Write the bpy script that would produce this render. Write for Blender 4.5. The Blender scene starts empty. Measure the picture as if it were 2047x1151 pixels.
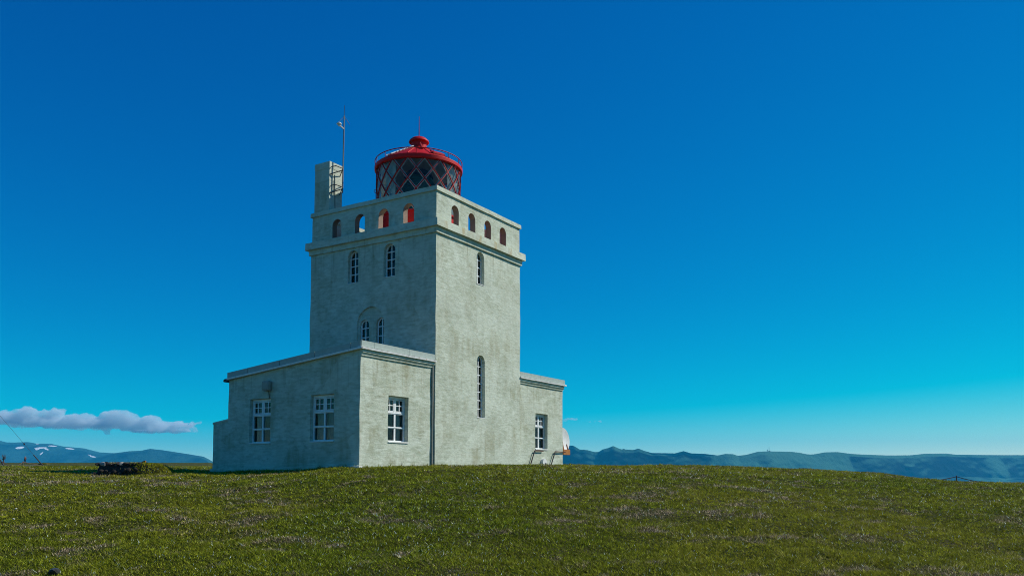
import bpy, bmesh, math, random
import numpy as np
from mathutils import Vector, Matrix
from mathutils.geometry import delaunay_2d_cdt

random.seed(7)
rng = np.random.default_rng(11)
R = math.radians
scene = bpy.context.scene
col = scene.collection

# ------------------------------------------------------------------ camera
CAM = Vector((-24.3574, -18.6728, -0.2606))
YAW, PITCH, FPX, CY = 1.0096, 0.0773, 1656.39, 818.51
FW = Vector((math.sin(YAW), math.cos(YAW), 0.0))      # level viewing direction
RT = Vector((math.cos(YAW), -math.sin(YAW), 0.0))
cam_data = bpy.data.cameras.new('camera')
cam_data.sensor_width = 36.0
cam_data.lens = FPX / 2047.0 * 36.0
cam_data.shift_y = (CY - 575.5) / 2047.0
cam_data.clip_start = 0.1
cam_data.clip_end = 120000.0
cam = bpy.data.objects.new('camera', cam_data)
cam.location = CAM
look = FW * math.cos(PITCH) + Vector((0, 0, 1)) * math.sin(PITCH)
cam.rotation_euler = look.to_track_quat('-Z', 'Y').to_euler()
col.objects.link(cam)
scene.camera = cam

# ------------------------------------------------------------------ sky and sun
SUN_AZ, SUN_EL = R(50.0), R(42.0)                      # azimuth from -Y towards +X
SUN = Vector((math.sin(SUN_AZ) * math.cos(SUN_EL), -math.cos(SUN_AZ) * math.cos(SUN_EL), math.sin(SUN_EL)))
world = bpy.data.worlds.new('World')
scene.world = world
world.use_nodes = True
wn, wl = world.node_tree.nodes, world.node_tree.links
wn.clear()
sky = wn.new('ShaderNodeTexSky')
sky.sky_type = 'NISHITA'
sky.sun_disc = False
sky.sun_elevation = SUN_EL
sky.sun_rotation = math.atan2(SUN.x, SUN.y)
sky.altitude = 120.0
sky.air_density = 0.6
sky.dust_density = 0.0
sky.ozone_density = 6.0
# the photograph's strong blue grade: one colour curve on the whole sky, the same for every ray
def wmath(op, a, b):
    m = wn.new('ShaderNodeMath')
    m.operation = op
    for k, v in enumerate((a, b)):
        if isinstance(v, (int, float)):
            m.inputs[k].default_value = v
        else:
            wl.new(v, m.inputs[k])
    return m.outputs[0]
spl = wn.new('ShaderNodeSeparateColor')
cmb = wn.new('ShaderNodeCombineColor')
wl.new(sky.outputs[0], spl.inputs[0])
sr, sg, sb = [wmath('MULTIPLY', spl.outputs[k], 0.1) for k in range(3)]
wl.new(wmath('MULTIPLY', wmath('POWER', wmath('MAXIMUM', wmath('SUBTRACT', sr, 0.25), 0.0), 1.35), 40.0), cmb.inputs[0])
wl.new(wmath('MULTIPLY', wmath('POWER', sg, 1.20), 13.8), cmb.inputs[1])
wl.new(wmath('DIVIDE', wmath('MULTIPLY', sb, 20.5), wmath('ADD', wmath('MULTIPLY', sb, 1.5), 1.0)), cmb.inputs[2])
bg = wn.new('ShaderNodeBackground')
bg.inputs['Strength'].default_value = 0.10
wo = wn.new('ShaderNodeOutputWorld')
wl.new(cmb.outputs[0], bg.inputs[0])
wl.new(bg.outputs[0], wo.inputs[0])

sun_data = bpy.data.lights.new('sun', 'SUN')
sun_data.energy = 5.0
sun_data.angle = R(0.53)
sun_data.color = (1.0, 0.965, 0.87)
sun = bpy.data.objects.new('sun', sun_data)
sun.rotation_euler = SUN.to_track_quat('Z', 'Y').to_euler()
sun.location = (20, -30, 40)
col.objects.link(sun)

vs = scene.view_settings
vs.view_transform = 'Standard'
vs.look = 'None'
vs.exposure = 0.0
vs.gamma = 1.0
vs.use_curve_mapping = False
scene.cycles.use_denoising = True
scene.cycles.denoising_prefilter = 'NONE'
scene.cycles.filter_width = 1.0
scene.cycles.max_bounces = 8
scene.cycles.transparent_max_bounces = 24
scene.cycles.volume_bounces = 3
scene.cycles.sample_clamp_indirect = 6.0

# ------------------------------------------------------------------ materials
def nmat(name):
    m = bpy.data.materials.new(name)
    m.use_nodes = True
    nt = m.node_tree
    return m, nt.nodes, nt.links, nt.nodes['Principled BSDF']

def N(nodes, kind, **kw):
    n = nodes.new(kind)
    for k, v in kw.items():
        if k in n.inputs:
            n.inputs[k].default_value = v
        else:
            setattr(n, k, v)
    return n

def ramp(nodes, stops, interp='LINEAR'):
    r = nodes.new('ShaderNodeValToRGB')
    r.color_ramp.interpolation = interp
    e = r.color_ramp.elements
    e[0].position, e[0].color = stops[0][0], (*stops[0][1], 1)
    e[1].position, e[1].color = stops[-1][0], (*stops[-1][1], 1)
    for p, c in stops[1:-1]:
        x = e.new(p)
        x.color = (*c, 1)
    return r

def mixc(nodes, links, fac, a, b, blend='MIX'):
    m = nodes.new('ShaderNodeMix')
    m.data_type = 'RGBA'
    m.blend_type = blend
    for sock, v in ((m.inputs[0], fac), (m.inputs[6], a), (m.inputs[7], b)):
        if hasattr(v, 'is_linked') or hasattr(v, 'links'):
            links.new(v, sock)
        elif isinstance(v, (int, float)):
            sock.default_value = v
        else:
            sock.default_value = (*v, 1)
    return m.outputs[2]

def coords(nodes, links, scale=(1, 1, 1), kind='Object'):
    tc = nodes.new('ShaderNodeTexCoord')
    mp = nodes.new('ShaderNodeMapping')
    mp.inputs['Scale'].default_value = scale
    links.new(tc.outputs[kind], mp.inputs[0])
    return mp.outputs[0]

def noise(nodes, links, vec, scale, detail=6, rough=0.55):
    n = N(nodes, 'ShaderNodeTexNoise', Scale=scale, Detail=detail, Roughness=rough)
    links.new(vec, n.inputs['Vector'])
    return n.outputs['Fac']

def noise_col(nodes, links, vec, scale):
    n = N(nodes, 'ShaderNodeTexNoise', Scale=scale, Detail=4.0, Roughness=0.6)
    links.new(vec, n.inputs['Vector'])
    return n.outputs['Color']

def math2(nodes, links, op, a, b=None):
    m = nodes.new('ShaderNodeMath')
    m.operation = op
    for i, v in enumerate((a, b)):
        if v is None:
            continue
        if isinstance(v, (int, float)):
            m.inputs[i].default_value = v
        else:
            links.new(v, m.inputs[i])
    return m.outputs[0]

def plaster_mat(name, light, mid, dirt, dirt_amount=0.55, bump=0.5):
    m, n, l, p = nmat(name)
    iso = coords(n, l)
    streak = coords(n, l, (1.0, 1.0, 4.2))
    drip = coords(n, l, (2.6, 2.6, 0.35))
    big = noise(n, l, iso, 0.55, 5, 0.6)
    st = noise(n, l, streak, 2.6, 8, 0.65)
    dr = noise(n, l, drip, 1.3, 6, 0.6)
    fine = noise(n, l, iso, 26, 6, 0.7)
    brk = noise(n, l, iso, 1.4, 5, 0.6)
    c1 = mixc(n, l, ramp_out(n, l, math2(n, l, 'ADD', math2(n, l, 'MULTIPLY', st, 0.65), math2(n, l, 'MULTIPLY', brk, 0.35)), 0.36, 0.62), mid, light)
    f_d = math2(n, l, 'MULTIPLY', ramp_out(n, l, big, 0.42, 0.72), ramp_out(n, l, dr, 0.30, 0.70))
    f_d = math2(n, l, 'MULTIPLY', f_d, dirt_amount)
    c2 = mixc(n, l, f_d, c1, dirt)
    blot = noise(n, l, coords(n, l, (1.0, 1.0, 2.2)), 3.4, 7, 0.7)
    c3 = mixc(n, l, math2(n, l, 'MULTIPLY', ramp_out(n, l, blot, 0.46, 0.74), 0.5), c2, [x * 0.72 for x in dirt])
    # patched areas of plaster, each lift a little different in tone
    warp = mixc(n, l, 0.12, coords(n, l, (0.9, 0.9, 1.3)), noise_col(n, l, iso, 2.2))
    vor = N(n, 'ShaderNodeTexVoronoi', Scale=0.95)
    l.new(warp, vor.inputs['Vector'])
    sv = n.new('ShaderNodeSeparateColor')
    l.new(vor.outputs['Color'], sv.inputs[0])
    c3 = mixc(n, l, math2(n, l, 'MULTIPLY', sv.outputs[0], 0.22), c3, [x * 0.70 for x in mid])
    c3 = mixc(n, l, math2(n, l, 'MULTIPLY', ramp_out(n, l, sv.outputs[1], 0.62, 0.9), 0.35), c3, light)
    pit = N(n, 'ShaderNodeTexVoronoi', Scale=14.0)
    l.new(coords(n, l, (1, 1, 1.6)), pit.inputs['Vector'])
    pitf = math2(n, l, 'MULTIPLY', ramp_out(n, l, pit.outputs['Distance'], 0.10, 0.02), ramp_out(n, l, fine, 0.5, 0.6))
    c4 = mixc(n, l, math2(n, l, 'MULTIPLY', pitf, 0.45), c3, (0.16, 0.155, 0.12))
    sp = n.new('ShaderNodeSeparateXYZ')
    l.new(iso, sp.inputs[0])
    runs = noise(n, l, coords(n, l, (7.0, 7.0, 0.28)), 1.0, 5, 0.65)
    under = math2(n, l, 'ADD', ramp_out(n, l, math2(n, l, 'ABSOLUTE', math2(n, l, 'SUBTRACT', sp.outputs['Z'], 8.5)), 1.3, 0.1), ramp_out(n, l, math2(n, l, 'ABSOLUTE', math2(n, l, 'SUBTRACT', sp.outputs['Z'], 3.3)), 0.9, 0.1))
    runf = math2(n, l, 'MULTIPLY', math2(n, l, 'MULTIPLY', ramp_out(n, l, runs, 0.52, 0.70), under), 0.5)
    c5 = mixc(n, l, runf, c4, [x * 0.8 for x in dirt])
    l.new(c5, p.inputs['Base Color'])
    p.inputs['Roughness'].default_value = 0.92
    p.inputs['Specular IOR Level'].default_value = 0.15
    trowel = noise(n, l, coords(n, l, (0.9, 0.9, 4.6)), 3.0, 9, 0.75)
    lump = noise(n, l, iso, 4.5, 7, 0.65)
    h = math2(n, l, 'ADD', math2(n, l, 'MULTIPLY', trowel, 1.0), math2(n, l, 'MULTIPLY', fine, 0.5))
    h = math2(n, l, 'ADD', h, math2(n, l, 'MULTIPLY', lump, 0.8))
    h = math2(n, l, 'SUBTRACT', h, math2(n, l, 'MULTIPLY', pitf, 0.35))
    b = N(n, 'ShaderNodeBump', Strength=bump, Distance=0.035)
    l.new(h, b.inputs['Height'])
    l.new(b.outputs[0], p.inputs['Normal'])
    return m

def stain_cornice(m):
    n, l = m.node_tree.nodes, m.node_tree.links
    p = n['Principled BSDF']
    old = p.inputs['Base Color'].links[0].from_socket
    sp = n.new('ShaderNodeSeparateXYZ')
    l.new(coords(n, l), sp.inputs[0])
    wob_ = noise(n, l, coords(n, l, (3, 3, 1.2)), 2.5, 5, 0.7)
    ph = math2(n, l, 'ADD', math2(n, l, 'MULTIPLY', math2(n, l, 'SUBTRACT', sp.outputs['X'], 1.52), 2 * math.pi / 1.147), math2(n, l, 'MULTIPLY', wob_, 1.6))
    f = ramp_out(n, l, math2(n, l, 'COSINE', math2(n, l, 'SUBTRACT', ph, 0.8)), 0.70, 0.98)
    f = math2(n, l, 'MULTIPLY', f, ramp_out(n, l, sp.outputs['Y'], -0.08, -0.12))
    f = math2(n, l, 'MULTIPLY', f, math2(n, l, 'GREATER_THAN', 5.6, sp.outputs['X']))
    f = math2(n, l, 'MULTIPLY', f, ramp_out(n, l, wob_, 0.35, 0.6))
    l.new(mixc(n, l, math2(n, l, 'MULTIPLY', f, 0.7), old, (0.42, 0.33, 0.15)), p.inputs['Base Color'])

def ramp_out(n, l, v, lo, hi):
    mr = n.new('ShaderNodeMapRange')
    mr.inputs['From Min'].default_value = lo
    mr.inputs['From Max'].default_value = hi
    mr.interpolation_type = 'SMOOTHSTEP' if hi > lo else 'LINEAR'
    l.new(v, mr.inputs['Value'])
    return mr.outputs[0]

def painted(name, c, rough=0.45, wear=None, wear_amt=0.35, metal=0.0, scale=6.0, bump=0.1):
    m, n, l, p = nmat(name)
    v = coords(n, l)
    a = noise(n, l, v, scale, 6, 0.65)
    base = mixc(n, l, ramp_out(n, l, a, 0.35, 0.7), [x * 0.86 for x in c], c)
    if wear:
        w = noise(n, l, v, scale * 2.3, 8, 0.7)
        base = mixc(n, l, math2(n, l, 'MULTIPLY', ramp_out(n, l, w, 0.54, 0.68), wear_amt), base, wear)
    l.new(base, p.inputs['Base Color'])
    p.inputs['Roughness'].default_value = rough
    p.inputs['Metallic'].default_value = metal
    p.inputs['Specular IOR Level'].default_value = 0.22
    b = N(n, 'ShaderNodeBump', Strength=bump, Distance=0.01)
    l.new(noise(n, l, v, scale * 6, 5, 0.6), b.inputs['Height'])
    l.new(b.outputs[0], p.inputs['Normal'])
    return m

def glass_mat(name, tint, reflect=1.0):
    """thin window glass: clear pane with a Fresnel reflection"""
    m, n, l, p = nmat(name)
    n.remove(p)
    out = n['Material Output']
    tr = N(n, 'ShaderNodeBsdfTransparent')
    tr.inputs[0].default_value = (*tint, 1)
    gl = N(n, 'ShaderNodeBsdfGlossy', Roughness=0.02)
    fr = N(n, 'ShaderNodeFresnel', IOR=1.5)
    mx = n.new('ShaderNodeMixShader')
    l.new(math2(n, l, 'MULTIPLY', fr.outputs[0], reflect), mx.inputs[0])
    l.new(tr.outputs[0], mx.inputs[1])
    l.new(gl.outputs[0], mx.inputs[2])
    l.new(mx.outputs[0], out.inputs[0])
    return m

M = {}
M['wall'] = plaster_mat('tower_plaster', (0.625, 0.675, 0.56), (0.44, 0.485, 0.365), (0.31, 0.29, 0.17), 0.8, 0.5)
M['annex'] = plaster_mat('annex_plaster', (0.625, 0.675, 0.56), (0.44, 0.485, 0.365), (0.30, 0.275, 0.15), 0.95, 0.5)
M['trim'] = plaster_mat('cornice_plaster', (0.63, 0.68, 0.56), (0.49, 0.53, 0.41), (0.37, 0.31, 0.17), 0.5, 0.45)
stain_cornice(M['trim'])
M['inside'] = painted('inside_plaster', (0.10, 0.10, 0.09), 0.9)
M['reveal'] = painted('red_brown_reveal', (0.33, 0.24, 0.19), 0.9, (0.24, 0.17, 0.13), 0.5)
M['sill'] = painted('white_sill', (0.78, 0.78, 0.72), 0.6, (0.45, 0.42, 0.35), 0.25)
M['frame'] = painted('white_window_paint', (0.82, 0.84, 0.82), 0.45, (0.6, 0.6, 0.55), 0.15)
M['curtain'] = painted('curtain_cloth', (0.36, 0.37, 0.36), 0.9)
M['glass'] = glass_mat('window_glass', (0.72, 0.78, 0.78))
M['lantern_glass'] = glass_mat('lantern_glass', (0.90, 0.94, 0.94), 0.8)
M['red'] = painted('red_lantern_paint', (0.60, 0.010, 0.008), 0.5, (0.66, 0.05, 0.02), 0.4)
M['redbar'] = painted('red_bar_paint', (0.36, 0.010, 0.012), 0.55, (0.5, 0.04, 0.02), 0.4)
M['whitebar'] = painted('pale_bar_paint', (0.80, 0.82, 0.78), 0.5)
M['fascia'] = painted('grey_sheet_metal', (0.41, 0.48, 0.43), 0.8, (0.34, 0.38, 0.35), 0.4)
M['lip'] = painted('white_drip_edge', (0.84, 0.84, 0.80), 0.6, (0.40, 0.18, 0.07), 0.6, scale=3.0)
M['roof'] = painted('roof_felt', (0.30, 0.32, 0.31), 0.9)
M['screen'] = painted('lantern_screen', (0.72, 0.73, 0.66), 0.8)
M['steel'] = painted('dark_steel', (0.07, 0.06, 0.06), 0.5, (0.22, 0.09, 0.05), 0.5)
M['mast'] = painted('mast_metal', (0.22, 0.22, 0.22), 0.5, (0.12, 0.09, 0.08), 0.5)
M['rust'] = painted('rusty_metal', (0.42, 0.17, 0.05), 0.8, (0.16, 0.06, 0.03), 0.8)
M['pipe'] = painted('brown_pipe', (0.13, 0.06, 0.045), 0.7, (0.3, 0.12, 0.05), 0.5)
M['white'] = painted('white_enamel', (0.80, 0.80, 0.76), 0.4, (0.55, 0.36, 0.2), 0.25)
M['box'] = painted('grey_box', (0.36, 0.35, 0.29), 0.7)
M['stone'] = painted('dark_stone', (0.05, 0.05, 0.05), 0.35, (0.1, 0.1, 0.09), 0.5, scale=9, bump=0.5)
M['pale_stone'] = painted('pale_stone', (0.6, 0.6, 0.56), 0.7, scale=20)
M['concrete'] = painted('old_concrete', (0.34, 0.32, 0.28), 0.9, (0.16, 0.15, 0.12), 0.6, bump=0.6)
M['rubble'] = painted('lava_rubble', (0.035, 0.03, 0.025), 0.95, (0.07, 0.06, 0.035), 0.6, bump=0.9)
M['wood'] = painted('grey_post_wood', (0.14, 0.09, 0.07), 0.8, (0.06, 0.04, 0.035), 0.5)
M['rope'] = painted('rope_fibre', (0.13, 0.09, 0.075), 0.9)
M['snow'] = painted('old_snow', (0.80, 0.81, 0.83), 0.7)

def lens_mat():
    m, n, l, p = nmat('lens_crystal')
    p.inputs['Base Color'].default_value = (0.06, 0.16, 0.14, 1)
    p.inputs['Roughness'].default_value = 0.08
    p.inputs['Specular IOR Level'].default_value = 0.9
    return m
M['lens'] = lens_mat()

# ------------------------------------------------------------------ helpers
def link(o, parent=None):
    col.objects.link(o)
    if parent is not None:
        o.parent = parent
    return o

def mesh_obj(name, verts, faces, mat, parent=None, smooth=False, angle=None):
    me = bpy.data.meshes.new(name)
    me.from_pydata([tuple(v) for v in verts], [], faces)
    me.validate()
    me.update()
    if smooth:
        me.shade_smooth()
        if angle:
            me.set_sharp_from_angle(angle=R(angle))
    me.materials.append(M[mat] if isinstance(mat, str) else mat)
    return link(bpy.data.objects.new(name, me), parent)

def share(o, parent, matrix):
    """a further copy of a piece: shares the mesh, has its own place"""
    c = o.copy()
    col.objects.link(c)
    c.parent = parent
    c.matrix_local = matrix
    return c

def bm_obj(name, bm, mat, parent=None, smooth=False, angle=None):
    bmesh.ops.recalc_face_normals(bm, faces=bm.faces)
    me = bpy.data.meshes.new(name)
    bm.to_mesh(me)
    bm.free()
    if smooth:
        me.shade_smooth()
        if angle:
            me.set_sharp_from_angle(angle=R(angle))
    me.materials.append(M[mat] if isinstance(mat, str) else mat)
    return link(bpy.data.objects.new(name, me), parent)

def add_box(bm, a, b, bevel=0.0):
    x0, y0, z0 = a
    x1, y1, z1 = b
    vs_ = [bm.verts.new(p) for p in ((x0, y0, z0), (x1, y0, z0), (x1, y1, z0), (x0, y1, z0), (x0, y0, z1), (x1, y0, z1), (x1, y1, z1), (x0, y1, z1))]
    fs = [bm.faces.new([vs_[i] for i in f]) for f in ((3, 2, 1, 0), (4, 5, 6, 7), (0, 1, 5, 4), (1, 2, 6, 5), (2, 3, 7, 6), (3, 0, 4, 7))]
    if bevel:
        es = list({e for f in fs for e in f.edges})
        bmesh.ops.bevel(bm, geom=es, offset=bevel, segments=2, affect='EDGES', profile=0.6)
    return vs_

def box_obj(name, a, b, mat, parent=None, bevel=0.0):
    bm = bmesh.new()
    add_box(bm, a, b, bevel)
    return bm_obj(name, bm, mat, parent)

def add_tube(bm, pts, r, seg=8, caps=True):
    pts = [Vector(p) for p in pts]
    rs = r if isinstance(r, (list, tuple)) else [r] * len(pts)
    rings = []
    for i, p in enumerate(pts):
        d = (pts[min(i + 1, len(pts) - 1)] - pts[max(i - 1, 0)]).normalized()
        ref = Vector((0, 0, 1)) if abs(d.z) < 0.9 else Vector((1, 0, 0))
        a = d.cross(ref).normalized()
        b = d.cross(a).normalized()
        rings.append([bm.verts.new(p + (a * math.cos(t) + b * math.sin(t)) * rs[i]) for t in (2 * math.pi * k / seg for k in range(seg))])
    for i in range(len(rings) - 1):
        for k in range(seg):
            bm.faces.new((rings[i][k], rings[i][(k + 1) % seg], rings[i + 1][(k + 1) % seg], rings[i + 1][k]))
    if caps:
        bm.faces.new(rings[0][::-1])
        bm.faces.new(rings[-1])

def tube_obj(name, pts, r, mat, parent=None, seg=8):
    bm = bmesh.new()
    add_tube(bm, pts, r, seg)
    return bm_obj(name, bm, mat, parent, True, 40)

def lathe_obj(name, prof, centre, mat, parent=None, seg=64, a0=0.0, a1=2 * math.pi, angle=35):
    full = abs(a1 - a0 - 2 * math.pi) < 1e-6
    cnt = seg if full else seg + 1
    verts, faces = [], []
    for k in range(cnt):
        t = a0 + (a1 - a0) * k / seg
        for r, z in prof:
            verts.append((centre[0] + r * math.cos(t), centre[1] + r * math.sin(t), centre[2] + z))
    n = len(prof)
    for k in range(seg):
        k2 = (k + 1) % cnt
        for i in range(n - 1):
            faces.append((k * n + i, k2 * n + i, k2 * n + i + 1, k * n + i + 1))
    bm = bmesh.new()
    bv = [bm.verts.new(v) for v in verts]
    for f in faces:
        try:
            bm.faces.new([bv[i] for i in f])
        except ValueError:
            pass
    bmesh.ops.remove_doubles(bm, verts=bm.verts, dist=1e-5)
    return bm_obj(name, bm, mat, parent, True, angle)

def wob(p, amp):
    """slow unevenness of hand-trowelled plaster, a function of the position only"""
    x, y, z = p
    a = math.sin(1.7 * x + 2.9 * z + 0.4) + math.sin(2.3 * y - 1.9 * z + 1.1) + 0.6 * math.sin(5.3 * z + 3.1 * x - 2.2 * y)
    b = math.sin(2.1 * z + 1.3 * x + 2.0) + math.sin(4.7 * z - 1.3 * y) + 0.6 * math.sin(11.3 * z + 2.0)
    return Vector((a, b, 0.0)) * amp * 0.4

def arch_pts(x0, x1, z0, z1, seg=12):
    """arched opening, counter-clockwise: flat sill, round head touching z1"""
    r = (x1 - x0) / 2
    zc, xc = z1 - r, (x0 + x1) / 2
    return [(x0, z0), (x1, z0)] + [(xc + r * math.cos(math.pi * k / seg), zc + r * math.sin(math.pi * k / seg)) for k in range(seg + 1)]

def slab_with_holes(outer, holes, y0, y1, grid=0.0, reveal=True):
    """2D outline (x, z) with holes, made solid from y0 (front) to y1 (back); returns verts, faces in local space"""
    pts, edges = [], []
    loops = []
    def densify(poly):
        if not grid:
            return list(poly)
        out = []
        for i, a in enumerate(poly):
            b = poly[(i + 1) % len(poly)]
            k = max(1, int(math.hypot(b[0] - a[0], b[1] - a[1]) / grid))
            out += [(a[0] + (b[0] - a[0]) * t / k, a[1] + (b[1] - a[1]) * t / k) for t in range(k)]
        return out
    for poly in [outer] + list(holes):
        poly = densify(poly)
        s = len(pts)
        pts += poly
        idx = list(range(s, s + len(poly)))
        loops.append(idx)
        edges += [(idx[i], idx[(i + 1) % len(idx)]) for i in range(len(idx))]
    nb = len(pts)
    if grid:
        xs = [p[0] for p in outer]
        zs = [p[1] for p in outer]
        for gx in np.arange(min(xs) + grid / 2, max(xs), grid):
            for gz in np.arange(min(zs) + grid / 2, max(zs), grid):
                pts.append((gx + random.uniform(-.04, .04), gz + random.uniform(-.04, .04)))
    res = delaunay_2d_cdt([Vector(p) for p in pts], edges, [], 1, 1e-5)
    v2, f2 = res[0], res[2]
    def inside(poly, x, y):
        c = False
        for i in range(len(poly)):
            (x1, y1), (x2, y2) = poly[i], poly[i - 1]
            if (y1 > y) != (y2 > y) and x < (x2 - x1) * (y - y1) / (y2 - y1) + x1:
                c = not c
        return c
    boxes = [(min(p[0] for p in h), max(p[0] for p in h), min(p[1] for p in h), max(p[1] for p in h), h) for h in holes]
    keep = []
    for f in f2:
        mx, my = sum(v2[i].x for i in f) / len(f), sum(v2[i].y for i in f) / len(f)
        if not any(b[0] < mx < b[1] and b[2] < my < b[3] and inside(b[4], mx, my) for b in boxes):
            keep.append(f)
    f2 = keep
    n = len(v2)
    verts = [(v.x, y0, v.y) for v in v2] + [(v.x, y1, v.y) for v in v2]
    faces = []
    for f in f2:
        faces.append(tuple(f))
        faces.append(tuple(n + i for i in reversed(f)))
    # side walls along boundary edges
    cnt = {}
    for f in f2:
        for i in range(len(f)):
            e = (f[i], f[(i + 1) % len(f)])
            k = (min(e), max(e))
            cnt.setdefault(k, []).append(e)
    for k, e in cnt.items():
        if len(e) == 1:
            a, b = e[0]
            faces.append((b, a, n + a, n + b))
    return verts, faces

def slab_obj(name, outer, holes, y0, y1, mat, parent, xf, grid=0.0, amp=0.0, smooth=False):
    v, f = slab_with_holes(outer, holes, y0, y1, grid)
    bm = bmesh.new()
    bv = []
    for p in v:
        q = xf @ Vector(p)
        if amp:
            q = q + wob(q, amp)
        bv.append(bm.verts.new(q))
    for t in f:
        try:
            bm.faces.new([bv[i] for i in t])
        except ValueError:
            pass
    loose = [x for x in bm.verts if not x.link_faces]
    bmesh.ops.delete(bm, geom=loose, context='VERTS')
    return bm_obj(name, bm, mat, parent, smooth, 30)

def tag(o, label=None, cat=None, group=None, kind=None):
    for k, v in (('label', label), ('category', cat), ('group', group), ('kind', kind)):
        if v:
            o[k] = v
    return o

def empty(name, loc=(0, 0, 0)):
    o = bpy.data.objects.new(name, None)
    o.empty_display_size = 0.2
    o.location = loc
    col.objects.link(o)
    return o

def at(x, d, z=None, y=None):
    """a place in the world d metres out along the level view, in the direction of picture column x"""
    p = CAM + FW * d + RT * ((x - 1023.5) / FPX * d)
    if y is not None:
        p.z = CAM.z + (946.8 - y) / FPX * d
    else:
        p.z = z if z is not None else terrain_at(p.x, p.y)
    return p

# ------------------------------------------------------------------ terrain
TX = np.array([-1500, 0, 270, 424, 716, 870, 1041, 1125, 1300, 1461, 1604, 1747, 1850, 1909, 2047, 3500.])
TD = np.array([0, 7, 12, 18, 25, 30, 36, 42, 60, 72, 90, 110, 140, 200, 280, 340, 400, 470.])
def _rows():
    near = {  # z at 25 30 36 42 60
        -1500: (-.40, -.25, -.08, .05, .20), 0: (-.33, -.19, -.05, .06, .16), 270: (-.37, -.23, -.09, .02, .16), 424: (-.38, -.25, -.14, -.05, .12),
        716: (-.16, -.03, 0, 0, 0), 870: (-.13, .03, .05, .05, -.05), 1041: (-.2, -.02, .06, .06, -.15), 1125: (-.25, -.05, .06, .085, -.2),
        1300: (-.3, -.08, .03, .095, -.35), 1461: (-.35, -.12, 0.0, .05, -.6), 1604: (-.42, -.22, -.12, -.09, -.86), 1747: (-.52, -.36, -.30, -.30, -1.13),
        1850: (-.62, -.53, -.55, -.60, -1.25), 1909: (-.68, -.63, -.70, -.78, -1.32), 2047: (-.7, -.66, -.745, -.83, -1.45), 3500: (-1.0, -.95, -1.05, -1.2, -2.0)}
    out = []
    for x in TX:
        a = near[int(x)]
        z25 = a[0]
        k = (z25 + 1.86)
        row = [-1.90, -1.86, -1.86 + .24 * k, -1.86 + .62 * k] + list(a)
        if x <= 424:
            row += [.27, .42, .62, 1.05, 2.2, 3.35, 3.2, -20, -110]
        elif x <= 870:
            t = (x - 424) / 450.0
            row += [.2 - .6 * t, .3 - 1.2 * t, .5 - 3 * t, .8 - 10 * t, 1.6 - 40 * t, 2.2 - 80 * t, 1 - 110 * t, -30 - 85 * t, -117]
        else:
            row += [a[-1] - .9, a[-1] - 9, -45, -112, -118, -118, -118, -118, -118]
        out.append(row)
    return np.array(out)
TZ = _rows()

def _pchip(xk, yk, x):
    """monotone cubic; yk has shape (..., K) already picked per sample, x (...)"""
    h = np.diff(xk)
    dl = np.diff(yk, axis=-1) / h
    m = np.zeros_like(yk)
    a, b = dl[..., :-1], dl[..., 1:]
    w1, w2 = 2 * h[1:] + h[:-1], h[1:] + 2 * h[:-1]
    ok = a * b > 0
    with np.errstate(divide='ignore', invalid='ignore'):
        hm = (w1 + w2) / (w1 / np.where(ok, a, 1) + w2 / np.where(ok, b, 1))
    m[..., 1:-1] = np.where(ok, hm, 0)
    m[..., 0], m[..., -1] = dl[..., 0], dl[..., -1]
    i = np.clip(np.searchsorted(xk, x) - 1, 0, len(xk) - 2)
    hh = h[i]
    t = np.clip((x - xk[i]) / hh, 0, 1)
    g = lambda arr, k: np.take_along_axis(arr, k[..., None], -1)[..., 0]
    y0, y1, m0, m1 = g(yk, i), g(yk, i + 1), g(m, i), g(m, i + 1)
    return y0 * (1 + 2 * t) * (1 - t) ** 2 + m0 * hh * t * (1 - t) ** 2 + y1 * t * t * (3 - 2 * t) + m1 * hh * t * t * (t - 1)

_ph = np.random.default_rng(5)
_W = [(_ph.uniform(0, 6.28), _ph.uniform(0, 6.28), k, a) for k, a in ((.9, .020), (1.4, .016), (2.1, .014), (3.3, .011), (5.1, .008), (7.7, .007), (11., .005), (1.1, .02), (2.7, .012), (4.2, .010))]
def bumps(x, y):
    s = np.zeros_like(x)
    for ang, ph, k, a in _W:
        s += a * np.sin(k * (x * np.cos(ang) + y * np.sin(ang)) + ph + 1.3 * np.sin(.37 * k * (y * np.cos(ang) - x * np.sin(ang)) + 2 * ph))
    return s

def terrain(x, y, rough=True):
    x = np.asarray(x, float)
    y = np.asarray(y, float)
    dx, dy = x - CAM.x, y - CAM.y
    d = dx * FW.x + dy * FW.y
    l = dx * RT.x + dy * RT.y
    rho = np.hypot(d, l)
    phi = np.arctan2(l, d)
    front = np.abs(phi) < R(50)
    px = 1023.5 + FPX * np.tan(np.clip(phi, -R(50), R(50)))
    # behind the camera fade back to one column so that the sheet closes
    dd = np.where(front, d, rho * math.cos(R(50)))
    px = np.clip(px, TX[0], TX[-1])
    back = np.clip((np.abs(phi) - R(50)) / R(130), 0, 1)
    px = np.where(front, px, px * (1 - back) + 424 * back)
    i = np.clip(np.searchsorted(TX, px) - 1, 0, len(TX) - 2)
    t = (px - TX[i]) / (TX[i + 1] - TX[i])
    t = t * .5 + .5 * t * t * (3 - 2 * t)
    rows = TZ[i] * (1 - t)[..., None] + TZ[i + 1] * t[..., None]
    z = _pchip(TD, rows, np.clip(dd, 0, TD[-1]))
    if rough:
        fade = np.clip(rho / 8, 0, 1) * np.clip(1.6 - rho / 120, .6, 1)
        z = z + bumps(x, y) * fade
    return z

def terrain_at(x, y):
    return float(terrain(np.array([x]), np.array([y]))[0])

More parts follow.
